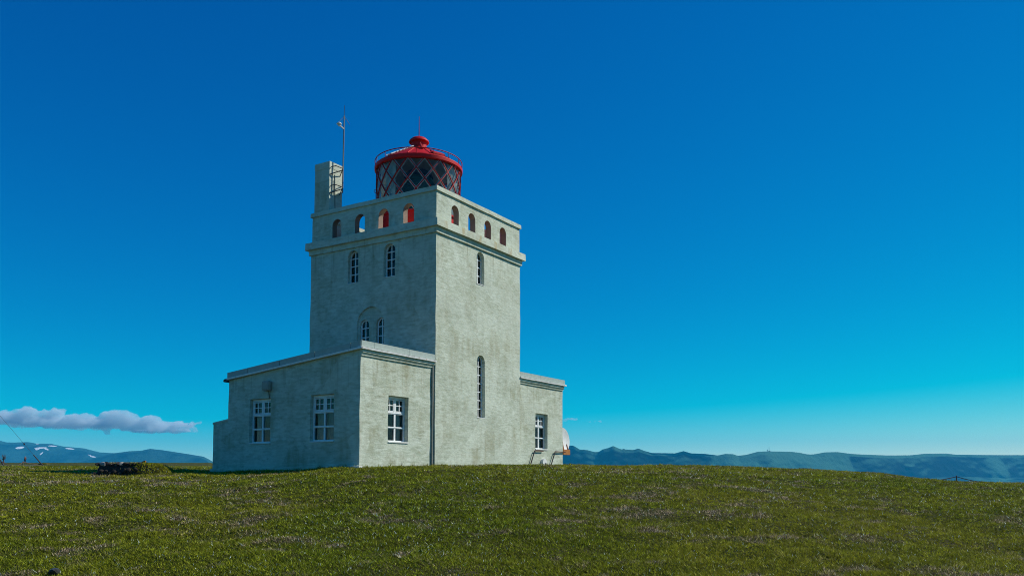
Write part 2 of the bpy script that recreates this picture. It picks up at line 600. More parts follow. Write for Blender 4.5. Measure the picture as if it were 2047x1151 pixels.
def ground_material():
    m, n, l, p = nmat('grass_turf')
    v = coords(n, l)
    big = noise(n, l, v, 0.16, 4, 0.6)
    mid = noise(n, l, v, 0.9, 6, 0.65)
    fine = noise(n, l, v, 30, 5, 0.7)
    blade = noise(n, l, v, 140, 4, 0.7)
    green = ramp(n, [(0.35, (0.008, 0.010, 0.002)), (0.52, (0.04, 0.05, 0.005)), (0.68, (0.16, 0.17, 0.02))])
    l.new(fine, green.inputs[0])
    dry = ramp(n, [(0.38, (0.025, 0.02, 0.010)), (0.55, (0.11, 0.09, 0.045)), (0.66, (0.36, 0.31, 0.2))])
    l.new(blade, dry.inputs[0])
    f = math2(n, l, 'ADD', math2(n, l, 'MULTIPLY', big, 0.45), math2(n, l, 'MULTIPLY', mid, 0.55))
    c = mixc(n, l, math2(n, l, 'MULTIPLY', ramp_out(n, l, f, 0.48, 0.66), 0.75), green.outputs[0], dry.outputs[0])
    l.new(c, p.inputs['Base Color'])
    p.inputs['Roughness'].default_value = 0.95
    p.inputs['Specular IOR Level'].default_value = 0.1
    b = N(n, 'ShaderNodeBump', Strength=0.8, Distance=0.05)
    l.new(math2(n, l, 'ADD', fine, math2(n, l, 'MULTIPLY', blade, 0.5)), b.inputs['Height'])
    l.new(b.outputs[0], p.inputs['Normal'])
    return m
M['turf'] = ground_material()

def build_ground():
    ang = np.concatenate([np.arange(-180, -56, 4.0), np.arange(-56, 56.01, 0.22), np.arange(60, 180, 4.0)])
    ang = np.radians(ang)
    rad = np.concatenate([np.array([0.4, 2, 4, 6, 8]), np.geomspace(9.5, 60, 150), np.geomspace(61.5, 520, 110)])
    A, Rr = np.meshgrid(ang, rad, indexing='ij')
    X = CAM.x + FW.x * Rr * np.cos(A) + RT.x * Rr * np.sin(A)
    Y = CAM.y + FW.y * Rr * np.cos(A) + RT.y * Rr * np.sin(A)
    Z = terrain(X, Y)
    na, nr = A.shape
    verts = np.stack([X, Y, Z], -1).reshape(-1, 3)
    i = np.arange(na)[:, None]
    j = np.arange(nr - 1)[None, :]
    i2 = (i + 1) % na
    f = np.stack([(i * nr + j), (i * nr + j + 1), (i2 * nr + j + 1), (i2 * nr + j)], -1).reshape(-1, 4)
    verts = np.vstack([verts, [[CAM.x, CAM.y, -1.9]]])
    tri = np.stack([np.full(na, na * nr), np.arange(na) * nr, ((np.arange(na) + 1) % na) * nr], -1)
    me = bpy.data.meshes.new('ground')
    me.from_pydata(verts.tolist(), [], f[:, ::-1].tolist() + tri[:, ::-1].tolist())
    me.update()
    me.shade_smooth()
    me.materials.append(M['turf'])
    o = link(bpy.data.objects.new('ground', me))
    bm = bmesh.new()
    bm.from_mesh(me)
    bmesh.ops.recalc_face_normals(bm, faces=bm.faces)
    if sum(fc.normal.z for fc in bm.faces) < 0:
        bmesh.ops.reverse_faces(bm, faces=bm.faces)
    bm.to_mesh(me)
    bm.free()
    return tag(o, kind='structure')
build_ground()

# sea around the headland
def sea_material():
    m, n, l, p = nmat('sea_water')
    p.inputs['Base Color'].default_value = (0.01, 0.04, 0.06, 1)
    p.inputs['Roughness'].default_value = 0.15
    b = N(n, 'ShaderNodeBump', Strength=0.3, Distance=2.0)
    l.new(noise(n, l, coords(n, l), 0.02, 6, 0.6), b.inputs['Height'])
    l.new(b.outputs[0], p.inputs['Normal'])
    return m
M['sea'] = sea_material()
SEA = -115.0
_v = [(math.cos(2 * math.pi * k / 96) * 60000, math.sin(2 * math.pi * k / 96) * 60000, SEA) for k in range(96)]
tag(mesh_obj('sea', _v, [tuple(range(96))], 'sea'), kind='structure')

# ------------------------------------------------------------------ far hills
def vnoise(x, y, seed, k, octaves=5):
    g = np.random.default_rng(seed)
    s = np.zeros_like(x)
    a = 1.0
    for o in range(octaves):
        for _ in range(4):
            an, ph = g.uniform(0, 6.28), g.uniform(0, 6.28)
            s += a * np.sin(k * (x * np.cos(an) + y * np.sin(an)) + ph + 1.7 * np.sin(.6 * k * (y * np.cos(an) - x * np.sin(an)) + ph * 2.3)) / 4
        a *= .55
        k *= 2.03
    return s

def hill_material(name, dark, moss, pale, lo, hi):
    m, n, l, p = nmat(name)
    v = coords(n, l, (0.001, 0.001, 0.001))
    geo = n.new('ShaderNodeNewGeometry')
    sep = n.new('ShaderNodeSeparateXYZ')
    l.new(geo.outputs['Normal'], sep.inputs[0])
    a = noise(n, l, v, 3.0, 8, 0.65)
    b = noise(n, l, v, 14.0, 8, 0.7)
    steep = ramp_out(n, l, math2(n, l, 'ADD', sep.outputs['Z'], math2(n, l, 'MULTIPLY', b, 0.22)), lo, hi)
    c = mixc(n, l, ramp_out(n, l, a, 0.38, 0.62), moss, pale)
    c = mixc(n, l, steep, dark, c)
    fan = n.new('ShaderNodeAttribute')
    fan.attribute_name = 'fan'
    c = mixc(n, l, ramp_out(n, l, math2(n, l, 'ADD', fan.outputs['Fac'], math2(n, l, 'MULTIPLY', b, 0.5)), 0.70, 0.92), c, pale)
    att = n.new('ShaderNodeAttribute')
    att.attribute_name = 'snow'
    c = mixc(n, l, ramp_out(n, l, math2(n, l, 'ADD', att.outputs['Fac'], math2(n, l, 'MULTIPLY', b, 0.35)), 0.60, 0.68), c, (0.80, 0.81, 0.83))
    l.new(c, p.inputs['Base Color'])
    p.inputs['Roughness'].default_value = 0.95
    p.inputs['Specular IOR Level'].default_value = 0.05
    bp = N(n, 'ShaderNodeBump', Strength=0.9, Distance=25.0)
    l.new(b, bp.inputs['Height'])
    l.new(bp.outputs[0], p.inputs['Normal'])
    return m
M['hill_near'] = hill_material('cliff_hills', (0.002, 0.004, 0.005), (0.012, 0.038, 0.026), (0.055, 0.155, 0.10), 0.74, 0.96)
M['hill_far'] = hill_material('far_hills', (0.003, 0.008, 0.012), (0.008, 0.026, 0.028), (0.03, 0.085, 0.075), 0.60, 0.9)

def hill_range(name, ridge, dist, depth, cliff, mat, seed, gully, snow=(), nx=420, ny=60, label=None, wobble=0.0):
    """a ridge whose crest is seen along (column, row) points at about `dist` metres; its near slope runs down to the sea"""
    rx = np.array([p[0] for p in ridge], float)
    ry = np.array([p[1] for p in ridge], float)
    px = np.linspace(rx[0], rx[-1], nx)
    crest_row = np.interp(px, rx, ry)
    D = dist * (1 + .12 * np.sin((px - rx[0]) / 260.0 + seed)) + wobble * np.sin(px / 41.0 + seed)
    base = CAM + Vector((0, 0, 0))
    verts, snow_v, fan_v = [], [], []
    s_ = np.concatenate([np.linspace(-1.0, 0.0, ny), np.linspace(0.06, 1.0, 10)])
    lat0 = (px - 1023.5) / FPX * D
    for k, s in enumerate(s_):
        if s <= 0:
            u = 1 + s                       # 0 at the foot, 1 at the crest
            dep = D - depth * (1 - u)
            zc = CAM.z + (946.8 - crest_row) / FPX * D
            shape = np.where(u < cliff[0], u / cliff[0] * cliff[1], cliff[1] + (1 - cliff[1]) * ((u - cliff[0]) / (1 - cliff[0])) ** cliff[2])
            # gullies: move the slope in and out and up and down, strongest half way up
            g = vnoise(lat0 / 1000.0, np.full_like(lat0, u * .55), seed, 5.0, 5)
            amp = gully * math.sin(math.pi * min(1, u * 1.0)) ** 0.7 if 0 < u < 1 else 0
            dep = dep + g * amp * 3.0
            z = SEA - 3 + (zc - SEA) * shape + g * amp * .35
            z = np.minimum(z, CAM.z + (946.8 - crest_row - (1 - u) * 1.5) / FPX * dep)
        else:
            dep = D + depth * 1.4 * s
            zc = CAM.z + (946.8 - crest_row) / FPX * D
            z = SEA - 3 + (zc - SEA) * (1 - s ** 1.3)
        lat = lat0 / D * (D + (dep - D) * .35)
        X = CAM.x + FW.x * dep + RT.x * lat
        Y = CAM.y + FW.y * dep + RT.y * lat
        verts.append(np.stack([X, Y, z], -1))
        sv = np.zeros(nx)
        if s <= 0:
            qx = 1023.5 + FPX * lat / dep
            qy = 946.8 - (z - CAM.z) / dep * FPX
            for (cx, cy, wx, wy, sl) in snow:
                e = 1 - np.sqrt(((qx - cx) / (wx * .85)) ** 2 + ((qy - cy - sl * (qx - cx)) / (wy * .75)) ** 2)
                sv = np.maximum(sv, np.clip(.5 + e * .55, 0, 1) * (e > -.8))
        snow_v.append(sv)
        if s <= 0:
            # grassy scree fans between the rock buttresses, narrow above and wide below; turf on the plateau edge
            q = vnoise(lat0 / 1000.0, np.full_like(lat0, u * .12), seed + 5, 4.2, 4)
            fan_v.append(np.clip(.5 + 1.2 * q + .05 - .5 * u, 0, 1) if u < .93 else np.full(nx, .75))
        else:
            fan_v.append(np.full(nx, .75))
    V = np.array(verts)
    nk = len(s_)
    i = np.arange(nk - 1)[:, None]
    j = np.arange(nx - 1)[None, :]
    f = np.stack([i * nx + j, i * nx + j + 1, (i + 1) * nx + j + 1, (i + 1) * nx + j], -1).reshape(-1, 4)
    me = bpy.data.meshes.new(name)
    me.from_pydata(V.reshape(-1, 3).tolist(), [], f.tolist())
    me.update()
    at_ = me.attributes.new('snow', 'FLOAT', 'POINT')
    at_.data.foreach_set('value', np.array(snow_v).reshape(-1).astype(np.float32))
    at2 = me.attributes.new('fan', 'FLOAT', 'POINT')
    at2.data.foreach_set('value', np.array(fan_v).reshape(-1).astype(np.float32))
    me.shade_smooth()
    me.materials.append(M[mat])
    o = link(bpy.data.objects.new(name, me))
    return tag(o, label, kind='structure')

right_ridge = [(930, 905), (1050, 893), (1118, 890), (1136.6, 889.3), (1146, 889.3), (1158.6, 897), (1173, 898), (1188, 902), (1196.5, 902), (1205, 896.6), (1216, 894), (1226, 889.8), (1234, 894), (1243, 897),
               (1246.5, 895.4), (1250, 897), (1266, 898), (1276, 895), (1285.6, 899), (1302.7, 904), (1349, 904.7), (1366, 900.3), (1381, 904.7), (1408, 905.7), (1435, 908.9), (1449, 905.7), (1466, 906.4), (1474, 909.6),
               (1491, 907.6), (1515, 901.5), (1535, 900.8), (1579, 901.5), (1598, 903.5), (1614, 906.8), (1626, 906.8), (1648, 902.7), (1673.5, 902.2), (1699, 905.6), (1717, 906.8), (1774, 909), (1820, 908.6), (1847, 905.6),
               (1890, 905.2), (1911, 907.5), (1991, 908.4), (2047, 908.4), (2250, 905), (2500, 910), (2800, 914), (3200, 925), (3600, 944)]
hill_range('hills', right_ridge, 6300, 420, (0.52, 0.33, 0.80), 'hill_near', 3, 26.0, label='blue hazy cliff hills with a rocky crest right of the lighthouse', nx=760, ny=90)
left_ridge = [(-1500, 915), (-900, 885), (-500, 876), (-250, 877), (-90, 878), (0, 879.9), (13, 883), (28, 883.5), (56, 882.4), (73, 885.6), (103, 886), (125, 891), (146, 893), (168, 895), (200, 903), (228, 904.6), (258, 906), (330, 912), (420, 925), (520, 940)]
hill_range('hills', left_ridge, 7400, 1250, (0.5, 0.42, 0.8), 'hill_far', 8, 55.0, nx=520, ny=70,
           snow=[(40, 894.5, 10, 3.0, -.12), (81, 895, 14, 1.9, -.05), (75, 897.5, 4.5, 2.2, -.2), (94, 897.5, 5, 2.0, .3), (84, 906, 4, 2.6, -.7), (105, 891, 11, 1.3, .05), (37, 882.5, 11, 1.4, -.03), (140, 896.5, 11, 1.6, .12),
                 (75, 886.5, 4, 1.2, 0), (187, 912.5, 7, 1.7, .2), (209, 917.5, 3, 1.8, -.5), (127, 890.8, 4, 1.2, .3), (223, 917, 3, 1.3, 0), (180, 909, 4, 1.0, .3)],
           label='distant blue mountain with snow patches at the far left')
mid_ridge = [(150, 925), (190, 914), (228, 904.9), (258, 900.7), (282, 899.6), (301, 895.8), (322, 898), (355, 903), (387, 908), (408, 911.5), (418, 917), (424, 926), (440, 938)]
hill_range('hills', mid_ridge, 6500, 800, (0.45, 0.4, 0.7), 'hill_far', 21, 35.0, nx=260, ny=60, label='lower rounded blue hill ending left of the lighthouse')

# ------------------------------------------------------------------ the lighthouse
W, V, H = 6.0, 6.55, 10.6
LX, RX, AS, AD = -3.93, 10.0, 0.106, 6.64               # wings: outer walls, setback of their front, depth
FRONT = Matrix.Identity(4)                               # local x -> world x, out of the wall = -y
LEFT = Matrix.Rotation(-math.pi / 2, 4, 'Z')             # local x -> world -y, out of the wall = -x
lighthouse = tag(empty('lighthouse'), 'square pale plastered lighthouse with low wings and a red lantern on top', 'lighthouse')

def fpl(x, y, z=0.0):
    return Matrix.Translation((x, y, z)) @ FRONT
def lpl(x, y, z=0.0):
    return Matrix.Translation((x, y, z)) @ LEFT

T = 0.45
BASE = -0.8
GR = 0.30
AMP = 0.012
# windows, in the coordinates of their wall
win_H = (2.676, 3.221, 7.35, 8.71)
win_I = (2.735, 3.289, 1.955, 4.50)
win_A = (-4.472, -3.91, 7.35, 8.70)
win_B = (-2.574, -2.003, 7.37, 8.71)
win_C = (-3.844, -3.351, 4.42, 5.84)
win_D = (-2.98, -2.487, 4.42, 5.845)
niche = (-3.93, -2.536, 4.30, 6.31)
ZS = 8.80                                                # underside of the string course
slab_obj('tower_wall', [(0, BASE), (W, BASE), (W, ZS), (0, ZS)], [arch_pts(*win_H), arch_pts(*win_I)], 0, T, 'wall', lighthouse, fpl(0, 0), GR, AMP, True)
slab_obj('tower_wall', [(-V, BASE), (-T, BASE), (-T, ZS), (-V, ZS)], [arch_pts(*win_A), arch_pts(*win_B), arch_pts(*niche, seg=24)], 0, T, 'wall', lighthouse, lpl(0, 0), GR, AMP, True)
# strip that closes the corner on the shaded side (front wall is T thick)
slab_obj('niche_wall', [(niche[0] - .1, niche[2] - .1), (niche[1] + .1, niche[2] - .1), (niche[1] + .1, niche[3] + .1), (niche[0] - .1, niche[3] + .1)], [arch_pts(*win_C), arch_pts(*win_D)], 0.07, 0.34, 'wall', lighthouse, lpl(0, 0), 0.2, 0.004, True)
slab_obj('tower_wall', [(T, BASE), (W, BASE), (W, ZS), (T, ZS)], [], V - T, V, 'wall', lighthouse, fpl(0, 0), 0.6, AMP, True)
slab_obj('tower_wall', [(-(V - T), BASE), (-T, BASE), (-T, ZS), (-(V - T), ZS)], [], W - T, W, 'wall', lighthouse, lpl(0, 0), 0.6, AMP, True)

def ring_band(name, z0, z1, out0, out1, mat, inner=0.6, amp=0.006):
    """square band round the tower, overhang out0 at the bottom and out1 at the top"""
    bm = bmesh.new()
    prof = [(inner, z0), (-out0, z0), (-out1, z1), (inner, z1)]
    step = 0.4
    path = []
    cor = [(0, 0, 1, 1), (W, 0, -1, 1), (W, V, -1, -1), (0, V, 1, -1)]
    for k in range(4):
        a, b = cor[k], cor[(k + 1) % 4]
        n_ = int(math.hypot(b[0] - a[0], b[1] - a[1]) / step)
        for t in range(n_):
            f = t / n_
            if t == 0:
                path.append((a[0], a[1], a[2], a[3]))
            else:
                x, y = a[0] + (b[0] - a[0]) * f, a[1] + (b[1] - a[1]) * f
                path.append((x, y, a[2] if abs(a[0] - b[0]) < 1e-6 else 0, a[3] if abs(a[1] - b[1]) < 1e-6 else 0))
    rings = []
    for x, y, sx, sy in path:
        ring = []
        for o, z in prof:
            p = Vector((x + sx * o, y + sy * o, z))
            # keep the inner corner from crossing along the straight runs
            q = p + (wob(p, amp) + Vector((0, 0, amp * .7 * math.sin(2.7 * x + 3.9 * y + z)))) * (1 if o < 0.3 else 0)
            ring.append(bm.verts.new(q))
        rings.append(ring)
    n_ = len(rings)
    for i in range(n_):
        for k in range(4):
            bm.faces.new((rings[i][k], rings[(i + 1) % n_][k], rings[(i + 1) % n_][(k + 1) % 4], rings[i][(k + 1) % 4]))
    return bm_obj(name, bm, mat, lighthouse, True, 30)
ring_band('string_course', ZS, 9.017, 0.065, 0.075, 'trim', 0.45)
ring_band('cornice', 9.017, 9.312, 0.185, 0.175, 'trim', 0.45)
# gallery floor
box_obj('gallery_floor', (T, T, 9.05), (W - T, V - T, 9.30), 'trim', lighthouse)
# parapet, with the arched openings
PT = 0.28
ZP = 10.43
pa_left = [arch_pts(-a, -b, 9.398, 10.155) for a, b in ((5.385, 4.883), (4.133, 3.61), (2.89, 2.367), (1.625, 1.094))]
pa_front = [arch_pts(a, b, 9.408, 10.155) for a, b in ((0.97, 1.46), (2.103, 2.6), (3.259, 3.748), (4.4, 4.902))]
pw = 'wall'
slab_obj('parapet', [(0.02, 9.312), (W - .02, 9.312), (W - .02, ZP), (0.02, ZP)], pa_front, 0.02, PT, pw, lighthouse, fpl(0, 0), GR, AMP * .8, True)
slab_obj('parapet', [(-V + .02, 9.312), (-PT, 9.312), (-PT, ZP), (-V + .02, ZP)], pa_left, 0.02, PT, pw, lighthouse, lpl(0, 0), GR, AMP * .8, True)
slab_obj('parapet', [(PT, 9.312), (W - .02, 9.312), (W - .02, ZP), (PT, ZP)], pa_front[1:], V - PT, V - .02, pw, lighthouse, fpl(0, 0), GR, AMP * .8, True)
slab_obj('parapet', [(-V + PT, 9.312), (-PT, 9.312), (-PT, ZP), (-V + PT, ZP)], pa_left[1:3], W - PT, W - .02, pw, lighthouse, lpl(0, 0), GR, AMP * .8, True)
ring_band('coping', ZP, H, 0.045, 0.04, 'trim', 0.34)

# the reveals of the openings are coloured red-brown
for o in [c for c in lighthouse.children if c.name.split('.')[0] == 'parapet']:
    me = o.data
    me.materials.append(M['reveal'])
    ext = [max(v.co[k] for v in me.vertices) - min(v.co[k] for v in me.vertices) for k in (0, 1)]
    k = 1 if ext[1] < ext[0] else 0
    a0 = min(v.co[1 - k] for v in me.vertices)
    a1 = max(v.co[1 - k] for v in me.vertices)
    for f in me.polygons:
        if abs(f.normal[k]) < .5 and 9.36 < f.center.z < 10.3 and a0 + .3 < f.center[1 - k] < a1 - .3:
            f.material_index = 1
# chimney on the far left corner
ch = bmesh.new()
add_box(ch, (0.0, 5.586, H + .002), (0.75, 6.42, 12.40))
chim = bm_obj('chimney', ch, 'wall', lighthouse)
box_obj('chimney_cap', (-0.012, 5.574, 12.40), (0.762, 6.432, 12.69), 'trim', chim, 0.012)
box_obj('flue', (0.2, 5.8, 12.69), (0.55, 6.2, 12.72), 'stone', chim)

# windows ---------------------------------------------------------------
def poly_obj(name, pts, y, mat, parent):
    return mesh_obj(name, [(p[0], y, p[1]) for p in pts], [tuple(range(len(pts)))], mat, parent)

def clip_arch(x0, x1, z0, z1, xc, r, zc):
    """a cell of the glazing, its top cut by the round head"""
    top = []
    k = 6
    for i in range(k + 1):
        x = x1 + (x0 - x1) * i / k
        h = zc + math.sqrt(max(0, r * r - (x - xc) ** 2))
        top.append((x, min(z1, h)))
    if all(abs(p[1] - z1) < 1e-9 for p in top):
        top = [top[0], top[-1]]
    return [(x0, z0), (x1, z0)] + top

def arched_window(w, rows, xf, depth, sill=True, bars=True):
    x0, x1, z0, z1 = w
    x0 += 0.004; x1 -= 0.004; z0 += 0.004; z1 -= 0.004
    fr, bar = 0.046, 0.036
    outer = arch_pts(x0, x1, z0, z1, 16)
    xc, r = (x0 + x1) / 2, (x1 - x0) / 2
    zc = z1 - r
    ri = r - fr
    zb = z0 + fr * 1.2
    cells = []
    edges = rows
    for i in range(len(edges) - 1):
        a = zb + (z1 - fr - zb) * edges[i] + (bar / 2 if i else 0)
        b = zb + (z1 - fr - zb) * edges[i + 1] - (bar / 2 if i < len(edges) - 2 else 0)
        cells.append(clip_arch(x0 + fr, xc - bar / 2, a, b, xc, ri, zc))
        cells.append(clip_arch(xc + bar / 2, x1 - fr, a, b, xc, ri, zc))
    win = slab_obj('window', outer, cells, depth, depth + 0.06, 'frame', lighthouse, Matrix.Identity(4))
    win.matrix_local = xf
    for c in cells:
        poly_obj('pane', c, depth + 0.035, 'glass', win)
    if sill:
        bm = bmesh.new()
        add_box(bm, (x0 + .002, -0.012, z0 + .001), (x1 - .002, depth, z0 + 0.028))
        bm_obj('sill', bm, 'sill', win)
    return win

four = [0, .27, .54, .79, 1.0]
arched_window(win_H, four, fpl(0, 0), 0.14)
arched_window(win_I, [0, .135, .275, .415, .555, .695, .835, 1.0], fpl(0, 0), 0.14)
arched_window(win_A, four, lpl(0, 0), 0.14)
arched_window(win_B, four, lpl(0, 0), 0.14)
arched_window(win_C, [0, .25, .5, .78, 1.0], lpl(0, 0), 0.15)
arched_window(win_D, [0, .25, .5, .78, 1.0], lpl(0, 0), 0.15)

def curtain_mesh(x0, x1, z0, z1, y, folds, parent):
    verts, faces = [], []
    n_ = folds * 6
    for i in range(n_ + 1):
        t = i / n_
        x = x0 + (x1 - x0) * t
        yy = y + 0.028 * math.sin(t * folds * 2 * math.pi) + .01 * math.sin(t * 17)
        verts += [(x, yy, z0), (x, yy + .01, z1)]
    for i in range(n_):
        faces.append((2 * i, 2 * i + 2, 2 * i + 3, 2 * i + 1))
    return mesh_obj('curtain', verts, faces, 'curtain', parent, True)

def casement(x0, x1, z0, z1, xf, depth=0.17, curtains=((0, .3), (.62, 1.0))):
    x0 += .004; x1 -= .004; z0 += .004; z1 -= .004
    w, h = x1 - x0, z1 - z0
    f = 0.065
    xm = (x0 + x1) / 2
    mul = 0.075
    zz = lambda t: z1 - h * t
    # outer frame with the big lights and the two top sashes left open
    lights = []
    for a, b in ((x0 + f, xm - mul / 2), (xm + mul / 2, x1 - f)):
        lights.append([(a, zz(.335)), (b, zz(.335)), (b, zz(.055)), (a, zz(.055))])
        lights.append([(a, zz(.65)), (b, zz(.65)), (b, zz(.385)), (a, zz(.385))])
        lights.append([(a, zz(.945)), (b, zz(.945)), (b, zz(.69)), (a, zz(.69))])
    win = slab_obj('window', [(x0, z0), (x1, z0), (x1, z1), (x0, z1)], lights, depth, depth + .08, 'frame', lighthouse, Matrix.Identity(4))
    win.matrix_local = xf
    for a, b in ((x0 + f, xm - mul / 2), (xm + mul / 2, x1 - f)):
        a += .004; b -= .004
        zt, zb_ = zz(.06), zz(.33)
        s = 0.035
        bb = 0.028
        xmid, zmid = (a + b) / 2, (zt + zb_) / 2
        cells = [[(p, q), (p2, q), (p2, q2), (p, q2)] for p, p2 in ((a + s, xmid - bb / 2), (xmid + bb / 2, b - s)) for q, q2 in ((zb_ + s, zmid - bb / 2), (zmid + bb / 2, zt - s))]
        slab_obj('sash', [(a, zb_), (b, zb_), (b, zt), (a, zt)], cells, depth + .012, depth + .06, 'frame', win, Matrix.Identity(4))
        for c in cells:
            poly_obj('pane', c, depth + .04, 'glass', win)
    for k in (1, 2, 4, 5):
        poly_obj('pane', lights[k], depth + .04, 'glass', win)
    # projecting drip bars
    for t in (.36, .67):
        box_obj('glazing_bar', (x0 + f * .6, depth - .018, zz(t) - .012), (x1 - f * .6, depth - .001, zz(t) + .012), 'frame', win, .004)
    box_obj('sill', (x0 + .001, -.03, z0 - .001), (x1 - .001, depth - .002, z0 + .045), 'sill', win, .008)
    for a, b in curtains:
        curtain_mesh(x0 + f + (w - 2 * f) * a, x0 + f + (w - 2 * f) * b, z0 + .05, zz(.36), depth + .16, max(2, int((b - a) * 9)), win)
    return win

# left wing -----------------------------------------------------------------
WE = (-5.465, -4.363, .811, 2.45)
WF = (-2.381, -1.276, .811, 2.45)
WG = (-2.508, -1.422, .811, 2.45)
WJ = (7.469, 8.569, .811, 2.45)
def rect(w):
    return [(w[0], w[2]), (w[1], w[2]), (w[1], w[3]), (w[0], w[3])]
ZW = 3.66
slab_obj('wing_wall', [(LX, BASE), (-0.005, BASE), (-0.005, 3.87), (LX, 3.87)], [rect(WG)], AS, AS + .4, 'annex', lighthouse, fpl(0, 0), GR, AMP, True)
roofz = lambda y, top: top - 0.0985 * y
slab_obj('wing_wall', [(-AD, BASE), (-AS - .4, BASE), (-AS - .4, roofz(AS + .4, 3.87)), (-AD, roofz(AD, 3.87))], [rect(WE), rect(WF)], LX, LX + .4, 'annex', lighthouse, lpl(0, 0), GR, AMP, True)
slab_obj('wing_wall', [(LX + .4, BASE), (-.005, BASE), (-.005, 3.1), (LX + .4, 3.1)], [], AD - .4, AD, 'annex', lighthouse, fpl(0, 0), .6, AMP, True)
casement(*WG, fpl(0, AS), .16, ((0, .10), (.5, .62), (.62, 1.0)))
casement(*WE, lpl(LX, 0), .13, ((0, .5),))
casement(*WF, lpl(LX, 0), .13, ((0, .42), (.52, 1.0)))
# right wing
slab_obj('wing_wall', [(W + .005, BASE), (RX, BASE), (RX, 3.87), (W + .005, 3.87)], [rect(WJ)], AS, AS + .4, 'annex', lighthouse, fpl(0, 0), GR, AMP, True)
slab_obj('wing_wall', [(-AD, BASE), (-AS - .4, BASE), (-AS - .4, roofz(AS + .4, 3.87)), (-AD, roofz(AD, 3.87))], [], RX - .4, RX, 'annex', lighthouse, lpl(0, 0), .6, AMP, True)
slab_obj('wing_wall', [(W + .005, BASE), (RX - .4, BASE), (RX - .4, 3.1), (W + .005, 3.1)], [], AD - .4, AD, 'annex', lighthouse, fpl(0, 0), .6, AMP, True)
casement(*WJ, fpl(0, AS), .16, ((0, .3), (.55, 1.0)))
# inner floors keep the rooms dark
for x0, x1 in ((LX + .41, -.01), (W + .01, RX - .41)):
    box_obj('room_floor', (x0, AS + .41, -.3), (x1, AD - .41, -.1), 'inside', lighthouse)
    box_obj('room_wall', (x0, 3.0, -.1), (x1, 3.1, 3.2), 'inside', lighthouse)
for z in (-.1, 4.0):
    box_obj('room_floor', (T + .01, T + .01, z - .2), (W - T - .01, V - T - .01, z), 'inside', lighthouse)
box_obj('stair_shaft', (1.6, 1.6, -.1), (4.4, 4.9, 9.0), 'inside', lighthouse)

# plinth, cornice mouldings, fascia, roof of the wings
def moulding(name, a, b, prof, mat, parent=lighthouse):
    """profile (out, z) swept along the wall from a to b; `out` is towards the viewer side of the run"""
    a, b = Vector(a), Vector(b)
    d = (b - a).normalized()
    n_ = Vector((d.y, -d.x, 0)).normalized()
    bm = bmesh.new()
    k = max(2, int((b - a).length / .5))
    rings = []
    for i in range(k + 1):
        p = a + (b - a) * i / k
        rings.append([bm.verts.new(p + n_ * o + Vector((0, 0, z)) + Vector((0, 0, .004 * math.sin(i * 1.9 + o * 9)))) for o, z in prof])
    m_ = len(prof)
    for i in range(k):
        for j in range(m_):
            bm.faces.new((rings[i][j], rings[i + 1][j], rings[i + 1][(j + 1) % m_], rings[i][(j + 1) % m_]))
    bm.faces.new(rings[0][::-1])
    bm.faces.new(rings[-1])
    return bm_obj(name, bm, mat, parent, True, 25)

corn = [(-.03, 3.66), (.045, 3.66), (.055, 3.715), (.10, 3.765), (.105, 3.875), (-.03, 3.875)]
lip = [(-.05, 3.878), (.165, 3.872), (.172, 3.93), (.04, 3.955), (-.05, 3.955)]
for x0, x1 in ((LX - .002, -.004), (W + .004, RX + .002)):
    moulding('wing_cornice', (x0, AS, 0), (x1, AS, 0), corn, 'trim')
for x0, x1 in ((LX - .10, 0.02), (W - 0.005, RX + .12)):
    moulding('drip_edge', (x0, AS - .002, 0), (x1, AS - .002, 0), lip, 'lip')
# fascia panels, each a sheet of its own with an open joint
def fascia(p0, p1, z0a, z0b, hgt, out, cuts):
    p0, p1 = Vector(p0), Vector(p1)
    d = (p1 - p0)
    n_ = Vector((d.y, -d.x, 0)).normalized()
    for a, b in zip(cuts[:-1], cuts[1:]):
        a2, b2 = a + .0018, b - .0018
        bm = bmesh.new()
        vs_ = []
        for t in (a2, b2):
            zb_ = z0a + (z0b - z0a) * t
            hh = hgt[0] + (hgt[1] - hgt[0]) * t
            for o, z in ((-.06, zb_), (out, zb_), (out + .004, zb_ + hh), (-.06, zb_ + hh)):
                vs_.append(bm.verts.new(p0 + d * t + n_ * o + Vector((0, 0, z))))
        for f in ((0, 1, 2, 3), (7, 6, 5, 4), (0, 4, 5, 1), (1, 5, 6, 2), (2, 6, 7, 3), (3, 7, 4, 0)):
            bm.faces.new([vs_[i] for i in f])
        bm_obj('fascia_panel', bm, 'fascia', lighthouse)
fascia((LX - .06, AS, 0), (-.02, AS, 0), 3.957, 3.957, (.20, .20), .10, [0, .16, .62, 1])
fascia((W + .01, AS, 0), (RX + .06, AS, 0), 3.957, 3.957, (.20, .20), .10, [0, .43, 1])
fascia((LX, AD + .02, 0), (LX, AS - .10, 0), roofz(AD, 3.945), 3.947, (.20, .205), .085, [0, .17, .42, .68, .93, 1])
fascia((RX, AS - .10, 0), (RX, AD, 0), 3.957, roofz(AD, 3.955), (.20, .20), .085, [0, .3, .6, 1])
def side_lip(x, sgn):
    bm = bmesh.new()
    vs_ = []
    for y in (AS - .155, AD + .05):
        z = roofz(y, 3.878)
        for o, dz in ((-.05, 0), (.125, -.004), (.13, .058), (-.05, .066)):
            vs_.append(bm.verts.new((x + sgn * o, y, z + dz)))
    for f in ((0, 1, 2, 3), (7, 6, 5, 4), (0, 4, 5, 1), (1, 5, 6, 2), (2, 6, 7, 3), (3, 7, 4, 0)):
        bm.faces.new([vs_[i] for i in f])
    return bm_obj('drip_edge', bm, 'lip', lighthouse)
side_lip(LX, -1)
side_lip(RX, 1)
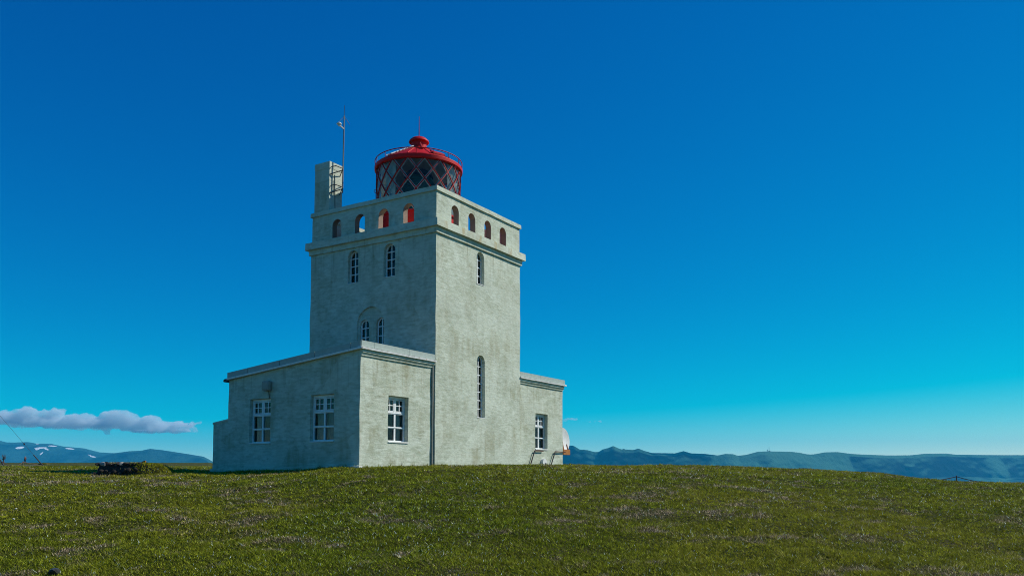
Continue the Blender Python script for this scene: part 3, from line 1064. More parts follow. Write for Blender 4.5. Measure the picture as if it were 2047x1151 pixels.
for x0, x1 in ((LX + .05, -.01), (W + .01, RX - .05)):
    v_ = []
    for y in (AS + .05, AD + .03):
        z = roofz(y, 4.10)
        v_ += [(x0, y, z), (x1, y, z), (x0, y, z - .26), (x1, y, z - .26)]
    mesh_obj('wing_roof', v_, [(0, 1, 5, 4), (2, 6, 7, 3), (0, 4, 6, 2), (1, 3, 7, 5), (0, 2, 3, 1), (4, 5, 7, 6)], 'roof', lighthouse)
# gutter end at the low back corner
tube_obj('gutter', [(LX - .17, AD + .02, 3.21), (LX - .10, AD + .16, 3.20), (LX + 1.2, AD + .16, 3.2)], .05, 'steel', lighthouse)
# low lean-to behind
slab_obj('lean_to', [(-7.5, BASE), (-AD - .002, BASE), (-AD - .002, 1.765), (-7.5, 1.655)], [], LX + .03, LX + 2.6, 'annex', lighthouse, lpl(0, 0), .3, AMP, True)
slab_obj('lean_to_roof', [(-7.53, 1.60), (-AD - .004, 1.72), (-AD - .004, 1.79), (-7.53, 1.67)], [], LX + .012, LX + 2.65, 'trim', lighthouse, lpl(0, 0))
# plinth on the shaded side
slab_obj('plinth', [(-7.55, BASE), (-AS - .02, BASE), (-AS - .02, 0.045), (-7.55, -.07)], [], LX - .045, LX + .1, 'trim', lighthouse, lpl(0, 0), .3, .006, True)
box_obj('corner_stone', (LX - .16, AS - .14, -.25), (LX + .02, AS + .55, .0), 'sill', lighthouse, .015)
# junction box with its cable under the eaves
jb = bmesh.new()
add_box(jb, (-4.665, LX - .20, 2.70), (-4.30, LX - .01, 3.06), .07)
jbo = bm_obj('junction_box', jb, 'box', lighthouse)
jbo.matrix_local = lpl(0, 0)
tube_obj('cable', [(-4.42, LX - .06, 2.70), (-4.42, LX - .05, 2.60), (-4.43, LX - .02, 2.45)], .014, 'steel', jbo, 6)
# rounded vent hood low on the right wing
vh = bmesh.new()
pv = arch_pts(7.93, 8.27, -.1, .43, 10)
v_, f_ = slab_with_holes(pv, [], AS - .13, AS + .02)
bv = [vh.verts.new(p) for p in v_]
for t in f_:
    vh.faces.new([bv[i] for i in t])
vho = bm_obj('vent_hood', vh, 'white', lighthouse)
box_obj('latch', (8.14, AS - .155, .18), (8.18, AS - .131, .24), 'steel', vho)
# rain pipe in the corner between wing and tower
tube_obj('rain_pipe', [(-.07, AS - .035, 3.86), (-.07, AS - .035, -.3)], .035, 'box', lighthouse)

# lantern ---------------------------------------------------------------------
LC = (3.0, 3.276, 0.0)
RG, ZG0, ZG1 = 1.79, 10.49, 12.69
lant = lathe_obj('lantern_drum', [(1.70, 9.29), (1.80, 9.29), (1.80, 10.40), (1.86, 10.42), (1.86, 10.485), (1.70, 10.485), (1.70, 9.29)], LC, 'red', lighthouse)
def on_drum(a, z, r=RG):
    return Vector((LC[0] + r * math.cos(a), LC[1] + r * math.sin(a), z))
NB = 16
STEP = 2 * math.pi / NB
CELL = (ZG1 - ZG0) / 2.5
A0 = math.atan2(-FW.y, -FW.x) + R(-8)
def lattice_bar(sgn):
    bms = []
    for rad, wid, dep in ((RG + .012, .018, .02), (RG - .045, .046, .012)):
        bm = bmesh.new()
        n_ = 14
        prev = None
        for i in range(n_ + 1):
            t = i / n_
            a = A0 + sgn * t * 2.5 * STEP
            z = ZG1 + .02 - (ZG1 - ZG0 + .03) * t
            tan_ = Vector((-math.sin(a) * RG * sgn * 2.5 * STEP, math.cos(a) * RG * sgn * 2.5 * STEP, -(ZG1 - ZG0))).normalized()
            rad_ = Vector((math.cos(a), math.sin(a), 0))
            sd = tan_.cross(rad_).normalized()
            c = Vector((rad * math.cos(a), rad * math.sin(a), z))
            ring = [bm.verts.new(c + sd * wid * s1 + rad_ * dep * s2) for s1, s2 in ((-1, -1), (1, -1), (1, 1), (-1, 1))]
            if prev:
                for k in range(4):
                    bm.faces.new((prev[k], prev[(k + 1) % 4], ring[(k + 1) % 4], ring[k]))
            else:
                bm.faces.new(ring[::-1])
            prev = ring
        bm.faces.new(prev)
        bms.append(bm)
    return bms
for sgn in (1, -1):
    outer_bm, inner_bm = lattice_bar(sgn)
    o0 = bm_obj('lattice_bar', outer_bm, 'redbar', lant)
    i0 = bm_obj('lattice_bar', inner_bm, 'whitebar', lant)
    for k in range(NB):
        mt = Matrix.Translation(LC) @ Matrix.Rotation(k * STEP, 4, 'Z')
        if k == 0:
            o0.matrix_local = mt
            i0.matrix_local = mt
        else:
            share(o0, lant, mt)
            share(i0, lant, mt)
def diamond(kind):
    h = CELL / 2
    def q(a, z):
        return (RG * math.cos(A0 + a), RG * math.sin(A0 + a), z)
    if kind == 'full':
        pts = [q(0, h), q(-STEP / 2, 0), q(0, -h), q(STEP / 2, 0)]
    elif kind == 'top':
        pts = [q(-STEP / 2, 0), q(0, -h), q(STEP / 2, 0)]
    else:
        pts = [q(0, h), q(-STEP / 2, 0), q(STEP / 2, 0)]
    o = mesh_obj('pane', pts, [tuple(range(len(pts)))], 'lantern_glass', lant)
    return o
first = {}
for row in range(6):
    kind = 'top' if row == 0 else ('bottom' if row == 5 else 'full')
    off = 0.5 * STEP if row % 2 == 0 else 0.0
    z = ZG1 - row * CELL / 2
    for k in range(NB):
        mt = Matrix.Translation((LC[0], LC[1], z)) @ Matrix.Rotation(k * STEP + off, 4, 'Z')
        if kind not in first:
            first[kind] = diamond(kind)
            first[kind].matrix_local = mt
        else:
            share(first[kind], lant, mt)
# roof: rim, cone with shallow facets, vent
roof = lathe_obj('lantern_roof', [(1.70, 12.66), (1.84, 12.66), (1.885, 12.68), (1.89, 12.80), (1.875, 12.825), (1.83, 12.835), (1.80, 12.87), (.345, 13.72), (.30, 13.74), (0, 13.74)], LC, 'red', lighthouse, 48, angle=20)
lathe_obj('lantern_ceiling', [(1.69, 12.67), (1.2, 12.86), (.3, 13.2), (0, 13.2)], LC, 'screen', lighthouse, 48)
for k in range(12):
    a = A0 + k * 2 * math.pi / 12
    tube_obj('roof_seam', [on_drum(a, 12.875, 1.80), on_drum(a, 13.72, .36)], .018, 'red', roof, 6)
vent = lathe_obj('vent', [(.325, 13.70), (.325, 14.02), (.34, 14.03), (.43, 13.99), (.44, 14.015), (.41, 14.08), (.31, 14.17), (.16, 14.235), (0, 14.26)], LC, 'red', lighthouse, 40)
tube_obj('lightning_rod', [(LC[0], LC[1], 14.28), (LC[0], LC[1], 15.17)], [.022, .012], 'redbar', vent, 6)
bm = bmesh.new()
ring_pts = [on_drum(2 * math.pi * k / 72, 13.06, 1.865) for k in range(73)]
add_tube(bm, ring_pts, .020, 6, False)
rail = bm_obj('roof_rail', bm, 'redbar', lighthouse, True)
for k in range(16):
    a = A0 + (k + .5) * STEP
    tube_obj('rail_post', [on_drum(a, 12.80, 1.855), on_drum(a, 13.06, 1.865)], .014, 'redbar', rail, 6)
# ladder lying on the roof, towards the left of the view, and a hatch board to the right
def roof_pt(a, r, lift):
    return on_drum(a, 12.93 + (1.70 - r) * .584 + lift, r)
al = A0 - R(34)
lad = tube_obj('roof_ladder', [roof_pt(al - .07, 1.70, .05), roof_pt(al - .28, .50, .05)], .028, 'white', lighthouse, 6)
tube_obj('ladder_rail', [roof_pt(al + .11, 1.70, .05), roof_pt(al + .40, .50, .05)], .028, 'white', lad, 6)
for k in range(7):
    r_ = 1.62 - k * .17
    f_ = (1.70 - r_) / 1.2
    tube_obj('rung', [roof_pt(al - .07 - .21 * f_, r_, .055), roof_pt(al + .11 + .29 * f_, r_, .055)], .018, 'white', lad, 6)
ar = A0 + R(44)
bm = bmesh.new()
pp = [roof_pt(ar - .17, 1.72, .03), roof_pt(ar + .17, 1.72, .03), roof_pt(ar + .20, 1.45, .03), roof_pt(ar - .20, 1.45, .03)]
lo = [bm.verts.new(p) for p in pp]
hi = [bm.verts.new(p + Vector((0, 0, .06))) for p in pp]
bm.faces.new(lo[::-1]); bm.faces.new(hi)
for k in range(4):
    bm.faces.new((lo[k], lo[(k + 1) % 4], hi[(k + 1) % 4], hi[k]))
bm_obj('roof_hatch', bm, 'red', lighthouse)
tube_obj('vent_stay', [on_drum(A0 + R(20), 13.88, .34), on_drum(A0 + R(22), 13.36, 1.02)], .045, 'redbar', vent, 8)
# lens and blind screen inside
prof = [(.30, 10.6), (.62, 10.62)]
z = 10.64
for k in range(24):
    t = k / 23
    rr = .62 + .20 * math.sin(math.pi * t) - .30 * max(0, t - .7) ** 1.0
    prof += [(rr, z), (rr + .035, z + .035), (rr, z + .07)]
    z += .075
prof += [(.42, z), (.30, z + .10), (0, z + .16)]
lathe_obj('lens', prof, LC, 'lens', lant, 40, angle=15)
lathe_obj('lens_pedestal', [(0, 9.3), (.5, 9.3), (.5, 10.3), (.66, 10.35), (.66, 10.6), (0, 10.6)], LC, 'box', lant, 32)
ab = math.atan2(FW.y, FW.x)
scr = lathe_obj('blind_screen', [(1.60, 10.49), (1.60, 12.70), (1.585, 12.70), (1.585, 10.49), (1.60, 10.49)], LC, 'screen', lant, 48, ab - R(26), ab + R(150))
lathe_obj('blind_screen', [(1.60, 10.49), (1.60, 12.70), (1.585, 12.70), (1.585, 10.49), (1.60, 10.49)], LC, 'screen', lant, 32, ab - R(125), ab - R(58))
lathe_obj('lens_hood', [(.62, 12.44), (.56, 12.60), (.4, 12.72), (.2, 12.78)], LC, 'steel', lant, 32)
# two hand loops on the glazing
for s in (-1, 1):
    a = A0 + s * R(82)
    c = on_drum(a, 11.86, RG + .05)
    bm = bmesh.new()
    tan_ = Vector((math.cos(a), math.sin(a), 0))
    add_tube(bm, [c + (tan_ * math.cos(t) + Vector((0, 0, 1)) * math.sin(t)) * .075 for t in [2 * math.pi * k / 16 for k in range(17)]], .012, 6, False)
    bm_obj('hand_loop', bm, 'redbar', lant, True)

# ------------------------------------------------------------------ things fixed to the lighthouse
mast = tag(empty('antenna_mast', (0.48, 5.3, 11.45)), 'thin antenna mast with a white sensor arm bracketed to the chimney', 'antenna')
def mp(x, y, z):
    return (x - 0.48, y - 5.3, z - 11.45)
tube_obj('pole', [mp(.48, 5.3, 11.42), mp(.515, 5.3, 14.75)], .027, 'mast', mast)
tube_obj('whip', [mp(.515, 5.3, 14.70), mp(.52, 5.3, 15.20)], .009, 'steel', mast, 6)
for z in (12.46, 11.66):
    b1 = tube_obj('bracket', [mp(.10, 5.60, z + .02), mp(.12, 5.33, z + .01), mp(.48, 5.3, z)], .020, 'steel', mast, 6)
    tube_obj('brace', [mp(.02, 5.58, z - .33), mp(.47, 5.3, z - .07)], .022, 'steel', b1, 6)
    tube_obj('brace', [mp(.62, 5.60, z - .25), mp(.48, 5.32, z - .04)], .018, 'steel', b1, 6)
tube_obj('cable', [mp(.30, 5.57, 12.2), mp(.31, 5.57, 11.7), mp(.33, 5.56, 10.75)], .012, 'steel', mast, 6)
arm = tube_obj('sensor_arm', [mp(.51, 5.3, 14.17), mp(.27, 5.3, 14.235)], .026, 'white', mast)
lathe_obj('sensor', [(0, .10), (.06, .095), (.10, .06), (.105, .03), (.06, .0), (.03, -.06), (0, -.06)], mp(.22, 5.3, 14.25), 'white', arm, 20)
tube_obj('stay', [mp(.51, 5.3, 14.72), mp(.20, 5.3, 14.36)], .007, 'steel', mast, 5)
tube_obj('spoke', [mp(.515, 5.3, 14.72), mp(.74, 5.2, 14.43)], .008, 'steel', mast, 5)
tube_obj('spoke', [mp(.515, 5.3, 14.72), mp(.66, 5.45, 14.30)], .008, 'steel', mast, 5)

dish = tag(empty('satellite_dish', (10.0, .45, .95)), 'white dish on a rusty bracket at the right wing corner', 'dish')
dv = lathe_obj('reflector', [(0, 0), (.2, .012), (.4, .05), (.50, .08), (.56, .10), (.565, .115), (.4, .075), (.2, .035), (0, .022)], (0, 0, 0), 'white', dish, 40)
dv.matrix_local = Matrix.Translation((.66, .06, .43)) @ Matrix.Rotation(R(84), 4, 'X')
box_obj('bracket', (.36, -.20, -.30), (1.02, -.02, -.04), 'rust', dish, .01)
tube_obj('support', [(.0, .10, -.17), (.40, .0, -.17)], .04, 'rust', dish)
tube_obj('support', [(.50, -.12, -.05), (.52, -.02, .40)], .035, 'rust', dish)
tube_obj('support', [(.95, -.12, -.05), (.96, -.04, .22)], .024, 'rust', dish)

for (x0, x1, x2, lab) in ((6.76, 7.28, 8.08, 'rusty bent pipe below the right wing window, nearer the tower'), (8.575, 9.14, 10.16, 'rusty bent pipe reaching the right wing corner under the white dish')):
    pr_ = tag(empty('bent_pipe', (x0, .03, .0)), lab, 'pipe', 'bent pipes at the right wing')
    tube_obj('post', [(0, 0, -.15), (x1 - x0, 0, .755)], .026, 'steel', pr_)
    tube_obj('rail', [(x1 - x0, 0, .755), (x1 - x0 + .03, 0, .77), (x2 - x0, .02, .768)], .024, 'pipe', pr_)
    tube_obj('wall_plug', [(x1 - x0 + .25, 0, .765), (x1 - x0 + .25, .12, .765)], .02, 'steel', pr_, 6)

# ------------------------------------------------------------------ stony turf heap left of the lighthouse
def lumpy(verts, amp, k, seed):
    a = np.array(verts, float)
    n1 = vnoise(a[:, 0] + a[:, 2], a[:, 1] - a[:, 2], seed, k, 4)
    n2 = vnoise(a[:, 1] + 3 * a[:, 2], a[:, 0] + 5, seed + 1, k, 4)
    a[:, 0] += n1 * amp
    a[:, 1] += n2 * amp
    a[:, 2] += (n1 - n2) * amp * .6
    return a

def rock_obj(name, size, mat, parent, seed, loc, flat=False):
    bm = bmesh.new()
    bmesh.ops.create_icosphere(bm, subdivisions=2, radius=1.0)
    g = np.random.default_rng(seed)
    planes = [(Vector(g.normal(size=3)).normalized(), g.uniform(.55, .85)) for _ in range(9)]
    for v in bm.verts:
        for n_, h in planes:
            s = v.co.dot(n_)
            if s > h:
                v.co -= n_ * (s - h)
        v.co = Vector((v.co.x * size[0], v.co.y * size[1], v.co.z * size[2]))
    o = bm_obj(name, bm, mat, parent, not flat, 30)
    o.location = loc
    o.rotation_euler = (g.uniform(-.2, .2), g.uniform(-.2, .2), g.uniform(0, 6.28))
    return o

def blades(n, pts, h, w, cols, name, parent=None, lean=.6, mat='blade'):
    """many single-triangle grass blades in one mesh; pts (n,3), h/w arrays, cols (n,3)"""
    ang = rng.uniform(0, 2 * np.pi, n)
    dirx, diry = np.cos(ang), np.sin(ang)
    lean_a = rng.uniform(0, 2 * np.pi, n)
    ln = rng.uniform(.1, 1.0, n) * lean * h
    b0 = pts - np.stack([dirx * w / 2, diry * w / 2, np.zeros(n) + .01], -1)
    b1 = pts + np.stack([dirx * w / 2, diry * w / 2, np.zeros(n) - .01], -1)
    tip = pts + np.stack([np.cos(lean_a) * ln, np.sin(lean_a) * ln, h], -1)
    V_ = np.stack([b0, b1, tip], 1).reshape(-1, 3).astype(np.float32)
    me = bpy.data.meshes.new(name)
    me.vertices.add(3 * n)
    me.vertices.foreach_set('co', V_.reshape(-1))
    me.loops.add(3 * n)
    me.loops.foreach_set('vertex_index', np.arange(3 * n, dtype=np.int32))
    me.polygons.add(n)
    me.polygons.foreach_set('loop_start', np.arange(0, 3 * n, 3, dtype=np.int32))
    me.update(calc_edges=True)
    c4 = np.ones((3 * n, 4), np.float32)
    shade = np.array([.75, .75, 1.15])
    c4[:, :3] = (np.repeat(cols, 3, 0))
    a = me.attributes.new('tint', 'FLOAT_COLOR', 'POINT')
    a.data.foreach_set('color', c4.reshape(-1))
    me.materials.append(M[mat])
    o = link(bpy.data.objects.new(name, me), parent)
    return o

def blade_material():
    m, n, l, p = nmat('grass_blades')
    att = n.new('ShaderNodeAttribute')
    att.attribute_name = 'tint'
    l.new(att.outputs['Color'], p.inputs['Base Color'])
    p.inputs['Roughness'].default_value = 0.5
    p.inputs['Specular IOR Level'].default_value = 0.08
    tl = N(n, 'ShaderNodeBsdfTranslucent')
    l.new(att.outputs['Color'], tl.inputs[0])
    mx = n.new('ShaderNodeMixShader')
    mx.inputs[0].default_value = .3
    out = n['Material Output']
    l.new(p.outputs[0], mx.inputs[1])
    l.new(tl.outputs[0], mx.inputs[2])
    l.new(mx.outputs[0], out.inputs[0])
    return m
M['blade'] = blade_material()

def patch_noise(x, y, seed, k):
    return vnoise(x, y, seed, k, 4)

def blade_cols(x, y, n, dry_bias=0.0, clump=None):
    f = .45 * patch_noise(x, y, 31, .5) + .55 * patch_noise(x, y, 32, 2.2) + .45 * patch_noise(x, y, 37, 6.0) + dry_bias - .21
    f = f + rng.normal(0, .16, n)
    t = np.clip((f - .10) / .38, 0, 1)[:, None]
    g0, g1 = np.array([.075, .105, .006]), np.array([.40, .45, .024])
    y0 = np.array([.37, .325, .03])
    u = rng.uniform(0, 1, n)[:, None] ** 1.7
    green = g0 * (1 - u) + g1 * u
    ol = np.clip(.5 + .9 * patch_noise(x, y, 33, .3), 0, 1)[:, None] * .5
    green = green * (1 - ol) + y0 * ol
    d0, d1 = np.array([.10, .065, .035]), np.array([.80, .64, .42])
    v = rng.uniform(0, 1, n)[:, None] ** 1.6
    dry = d0 * (1 - v) + d1 * v
    c = green * (1 - t) + dry * t
    # leaf clusters: neighbouring blades share a tone, at a hand's and a finger's width
    if clump is not None:
        for size, lo, hi in ((.050, .52, 1.55), (.13, .75, 1.25)):
            cs = size * clump
            a_, b_ = np.floor(x / cs), np.floor(y / cs)
            hsh = np.abs(np.modf(np.sin(a_ * 91.7 + b_ * 213.3) * 24634.6)[0])
            c = c * (lo * (hi / lo) ** hsh)[:, None]
    # glints of light put into the colour: a few near-white blades everywhere
    pale = rng.uniform(0, 1, n) < .008 + .022 * np.clip(patch_noise(x, y, 36, .35), 0, 1)
    c[pale] = np.array([.80, .92, .82])
    return c

heap_at = at(272, 26.8)
heap = tag(empty('turf_heap', heap_at), 'low dark stony heap overgrown with turf on the grass left of the lighthouse', 'turf heap')
def heap_xy(l, d):
    return FW.x * d + RT.x * l, FW.y * d + RT.y * l
# bank of earth: steep shaded face to the viewer on the left, gentle slope to the right
hv, hf = [], []
nl, nd = 60, 36
for i in range(nl + 1):
    l_ = -1.15 + 2.65 * i / nl
    for j in range(nd + 1):
        d_ = -.62 + 1.75 * j / nd
        left = max(0, min(1, (l_ + 1.12) / .22))
        right = max(0, min(1, (1.46 - l_) / 1.05))
        front = max(0, min(1, (d_ + .60) / (.22 + .35 * max(0, l_ - .1))))
        back = max(0, min(1, (1.1 - d_) / .5))
        s = lambda t: t * t * (3 - 2 * t)
        h_ = .44 * s(left) * s(right) ** .8 * s(front) * s(back) - .06
        x_, y_ = heap_xy(l_, d_)
        hv.append((x_, y_, h_))
for i in range(nl):
    for j in range(nd):
        a = i * (nd + 1) + j
        hf.append((a, a + 1, a + nd + 2, a + nd + 1))
hv = lumpy(hv, .030, 4.0, 3)
bank = mesh_obj('earth_bank', hv, [f[::-1] for f in hf], 'rubble', heap, True)
# flat stones along the top edge and face
g = np.random.default_rng(4)
for k in range(11):
    l_ = -1.0 + k * .125 + g.uniform(-.03, .03)
    x_, y_ = heap_xy(l_, -.36 + g.uniform(-.05, .05))
    rock_obj('stone', (g.uniform(.08, .16), g.uniform(.08, .13), g.uniform(.05, .09)), 'concrete' if k in (1, 6) else 'rubble', heap, 50 + k, (x_, y_, .35 + g.uniform(-.02, .04)))
for k in range(9):
    l_ = -.98 + k * .15 + g.uniform(-.05, .05)
    x_, y_ = heap_xy(l_, -.52 + g.uniform(-.04, .04))
    rock_obj('stone', (g.uniform(.08, .14), g.uniform(.07, .12), g.uniform(.05, .1)), 'rubble', heap, 80 + k, (x_, y_, .10 + g.uniform(-.06, .12)))
# grass on the heap
bmi = np.array([tuple(v) for v in hv])
tri_n = 30000
ii = g.integers(0, nl, tri_n)
jj = g.integers(0, nd, tri_n)
pts = bmi[ii * (nd + 1) + jj] + np.stack([g.normal(0, .03, tri_n), g.normal(0, .03, tri_n), np.zeros(tri_n)], -1)
lat = pts[:, 0] * RT.x + pts[:, 1] * RT.y
dep = pts[:, 0] * FW.x + pts[:, 1] * FW.y
keep = (g.uniform(0, 1, tri_n) < np.clip(.05 + (lat - .0) * 3.0, 0.03, 1.0) + np.where(dep > -.25, .3, 0)) & (pts[:, 2] > -.05)
pts = pts[keep]
nn = len(pts)
dryc = blade_cols(pts[:, 0] + heap_at.x, pts[:, 1] + heap_at.y, nn, .15, np.full(nn, 1.5))
tag(blades(nn, pts, rng.uniform(.02, .07, nn), rng.uniform(.012, .03, nn), dryc, 'heap_grass', heap, .9), kind='stuff')
# rusty winch-like scrap lying on top
scrap = tag(empty('rusty_scrap', heap_at + Vector((*heap_xy(.28, -.1), .40))), 'small rusty metal wedge lying on top of the turf heap', 'scrap')
bm = bmesh.new()
pv = [(-.11, 0), (.10, 0), (.10, .09), (.06, .09)]
v_, f_ = slab_with_holes(pv, [], -.03, .03)
bv = [bm.verts.new((RT.x * p[0] - FW.x * p[1], RT.y * p[0] - FW.y * p[1], p[2])) for p in v_]
for t in f_:
    bm.faces.new([bv[i] for i in t])
sw = bm_obj('wedge', bm, 'rust', scrap)
tube_obj('rod', [(RT.x * -.32, RT.y * -.32, .01), (RT.x * .02, RT.y * .02, .02)], .014, 'rust', scrap, 6)

# ------------------------------------------------------------------ rope fences
def rope_pts(a, b, sag, n_=14):
    a, b = Vector(a), Vector(b)
    return [a.lerp(b, t / n_) - Vector((0, 0, sag * 4 * (t / n_) * (1 - t / n_))) for t in range(n_ + 1)]

def rope_fence(posts, label, sags, r_post, r_rope, first_free=None, last_free=None):
    root = posts[0][0].copy()
    root.z -= posts[0][1]
    f = tag(empty('rope_fence', root), label, 'fence')
    for p, hgt in posts:
        q = p - root
        tube_obj('post', [q - Vector((0, 0, hgt + .25)), q, q + Vector((0, 0, .015))], [r_post * 1.1, r_post, r_post * .6], 'wood', f, 8)
    tops = [p - Vector((0, 0, .07)) - root for p, _ in posts]
    if first_free is not None:
        tops.insert(0, first_free - root)
    if last_free is not None:
        tops.append(last_free - root)
    for a, b, s in zip(tops[:-1], tops[1:], sags):
        tube_obj('rope', rope_pts(a, b, s), r_rope, 'rope', f, 6)
    return f

rp = [(at(1090, 60, y=921), .9), (at(1318, 60, y=926.5), .9), (at(1461, 60, y=931), .9), (at(1604, 60, y=938.3), .9), (at(1747, 60, y=946), .9), (at(1909, 60, y=950), .95), (at(2120, 58, y=951), .95), (at(2330, 57, y=955), .95)]
rope_fence(rp, 'wooden post and rope fence along the cliff edge on the right', [.45] * 4 + [.42, .55, .5], .036, .030)
lp = [(at(-160, 80, y=917), .85), (at(9, 82, y=921), .8), (at(48, 86, y=921.6), .85), (at(228, 110, y=924.5), .85), (at(352, 140, y=930.5), .7), (at(470, 150, y=930), .7)]
rope_fence(lp, 'sagging post and rope fence across the far grass on the left', [.5, .45, .62, .6, .5], .045, .03)

# ------------------------------------------------------------------ guyed mast standing outside the left edge; its wires come down into view
ga = at(93, 70)
gb = at(14, 66)
mast_foot = at(-330, 74)
gm = tag(empty('guyed_mast', mast_foot), 'thin guy wires with rusty anchor rods slanting down from the left edge', 'mast')
mtop = 33.0
tube_obj('mast_pole', [(0, 0, -.5), (0, 0, mtop + 1.0)], .12, 'mast', gm, 10)
def guy(anchor, zt, knobs):
    a = anchor - mast_foot
    a.z = terrain_at(anchor.x, anchor.y) - mast_foot.z - .05
    b = Vector((0, 0, zt))
    w_ = tube_obj('guy_wire', [a.lerp(b, .055), b], .011, 'steel', gm, 6)
    tube_obj('anchor_rod', [a, a.lerp(b, .018), a.lerp(b, .0185), a.lerp(b, .0555)], [.075, .06, .045, .04], 'steel', w_, 8)
    for t in knobs:
        c = a.lerp(b, t)
        o = rock_obj('turnbuckle', (.07, .07, .12), 'steel', w_, 9, c)
# pick wire heights so that the lines keep the slope they have in the photograph
def wire_top(anchor, x2, y2):
    """height on the mast at which a wire from the anchor passes the sight line (x2, y2)"""
    a = np.array([anchor.x, anchor.y]) - np.array([mast_foot.x, mast_foot.y])
    az = terrain_at(anchor.x, anchor.y)
    best = None
    for zt in np.arange(1, 90, .1):
        for t in (np.linspace(.02, .6, 240)):
            p = a * (1 - t) + np.array([mast_foot.x, mast_foot.y])
            d_ = (p[0] - CAM.x) * FW.x + (p[1] - CAM.y) * FW.y
            l_ = (p[0] - CAM.x) * RT.x + (p[1] - CAM.y) * RT.y
            X = 1023.5 + FPX * l_ / d_
            if X <= x2:
                z_ = az * (1 - t) + (mast_foot.z + zt) * t
                Y = 946.8 - FPX * (z_ - CAM.z) / d_
                if best is None or abs(Y - y2) < best[0]:
                    best = (abs(Y - y2), zt)
                break
    return best[1]
guy(ga, wire_top(ga, 0, 832), [.012, .10])
guy(gb, wire_top(gb, 0, 914), [.02])

# ------------------------------------------------------------------ small things on the far left
rk = at(9, 84)
rack = tag(empty('pronged_rack', rk), 'small dark pronged rack standing at the far left edge', 'rack')
tube_obj('stake', [(0, 0, -.2), (0, 0, 1.05)], .05, 'wood', rack, 6)
bar_ = tube_obj('crossbar', [(RT.x * -.17, RT.y * -.17, .82), (RT.x * .2, RT.y * .2, .85)], .035, 'wood', rack, 6)
for k, (o, h_) in enumerate(((-.16, 1.25), (-.05, 1.2), (.08, 1.3), (.18, 1.22))):
    tube_obj('prong', [(RT.x * o, RT.y * o, .82), (RT.x * (o + .02), RT.y * (o + .02), h_)], .022, 'wood', rack, 6)

hm_at = at(90, 170)
hm = bmesh.new()
bmesh.ops.create_icosphere(hm, subdivisions=4, radius=1.0)
for v in hm.verts:
    c = v.co
    v.co = Vector((c.x * 1.1, c.y * 1.1, c.z * .42 + .05 * math.sin(5 * c.x + 3 * c.y)))
hmo = bm_obj('grass_hummock', hm, 'turf', None, True)
hmo.location = hm_at
tag(hmo, 'small dark hummock on the grass skyline near the walker', 'hummock')

def person_obj():
    pa = at(52, 186)
    root = tag(empty('person', pa), 'person in a dark reddish jacket walking on the far grass at the left', 'person')
    P = {'pelvis': (0, 0, .95), 'waist': (0, 0, 1.10), 'chest': (0, .01, 1.33), 'neck': (0, .02, 1.50), 'head': (0, .04, 1.60), 'crown': (0, .03, 1.74),
         'shl': (-.19, 0, 1.43), 'ell': (-.25, -.10, 1.15), 'wrl': (-.22, .06, .93), 'hal': (-.21, .11, .84), 'shr': (.19, 0, 1.43), 'elr': (.24, -.04, 1.14), 'wrr': (.24, .10, .95), 'har': (.23, .15, .87),
         'hpl': (-.10, 0, .90), 'knl': (-.11, .17, .51), 'anl': (-.11, .12, .09), 'tol': (-.11, .28, .04), 'hpr': (.10, 0, .90), 'knr': (.11, -.02, .50), 'anr': (.11, -.26, .12), 'tor': (.11, -.13, .03)}
    E_ = [('pelvis', 'waist'), ('waist', 'chest'), ('chest', 'neck'), ('neck', 'head'), ('head', 'crown'), ('chest', 'shl'), ('shl', 'ell'), ('ell', 'wrl'), ('wrl', 'hal'), ('chest', 'shr'), ('shr', 'elr'), ('elr', 'wrr'), ('wrr', 'har'),
          ('pelvis', 'hpl'), ('hpl', 'knl'), ('knl', 'anl'), ('anl', 'tol'), ('pelvis', 'hpr'), ('hpr', 'knr'), ('knr', 'anr'), ('anr', 'tor')]
    rad = {'pelvis': .15, 'waist': .14, 'chest': .17, 'neck': .06, 'head': .095, 'crown': .07, 'shl': .08, 'ell': .058, 'wrl': .04, 'hal': .035, 'shr': .08, 'elr': .058, 'wrr': .04, 'har': .035,
           'hpl': .10, 'knl': .07, 'anl': .05, 'tol': .04, 'hpr': .10, 'knr': .07, 'anr': .05, 'tor': .04}
    keys = list(P)
    me = bpy.data.meshes.new('body')
    me.from_pydata([P[k] for k in keys], [(keys.index(a), keys.index(b)) for a, b in E_], [])
    o = link(bpy.data.objects.new('body', me), root)
    sk = o.modifiers.new('skin', 'SKIN')
    for i, k in enumerate(keys):
        me.skin_vertices[0].data[i].radius = (rad[k], rad[k])
        me.skin_vertices[0].data[i].use_root = (k == 'pelvis')
    o.modifiers.new('sub', 'SUBSURF').levels = 1
    m, n, l, p = nmat('walker_clothes')
    tc = n.new('ShaderNodeTexCoord')
    sp = n.new('ShaderNodeSeparateXYZ')
    l.new(tc.outputs['Object'], sp.inputs[0])
    cr = ramp(n, [(0.0, (.02, .02, .022)), (.515, (.03, .03, .04)), (.52, (.10, .028, .03)), (.835, (.10, .028, .03)), (.84, (.42, .25, .18)), (.93, (.05, .03, .02))], 'CONSTANT')
    l.new(math2(n, l, 'DIVIDE', sp.outputs['Z'], 1.8), cr.inputs[0])
    l.new(cr.outputs[0], p.inputs['Base Color'])
    p.inputs['Roughness'].default_value = .8
    me.materials.append(m)
    root.rotation_euler.z = -YAW + R(70)
person_obj()

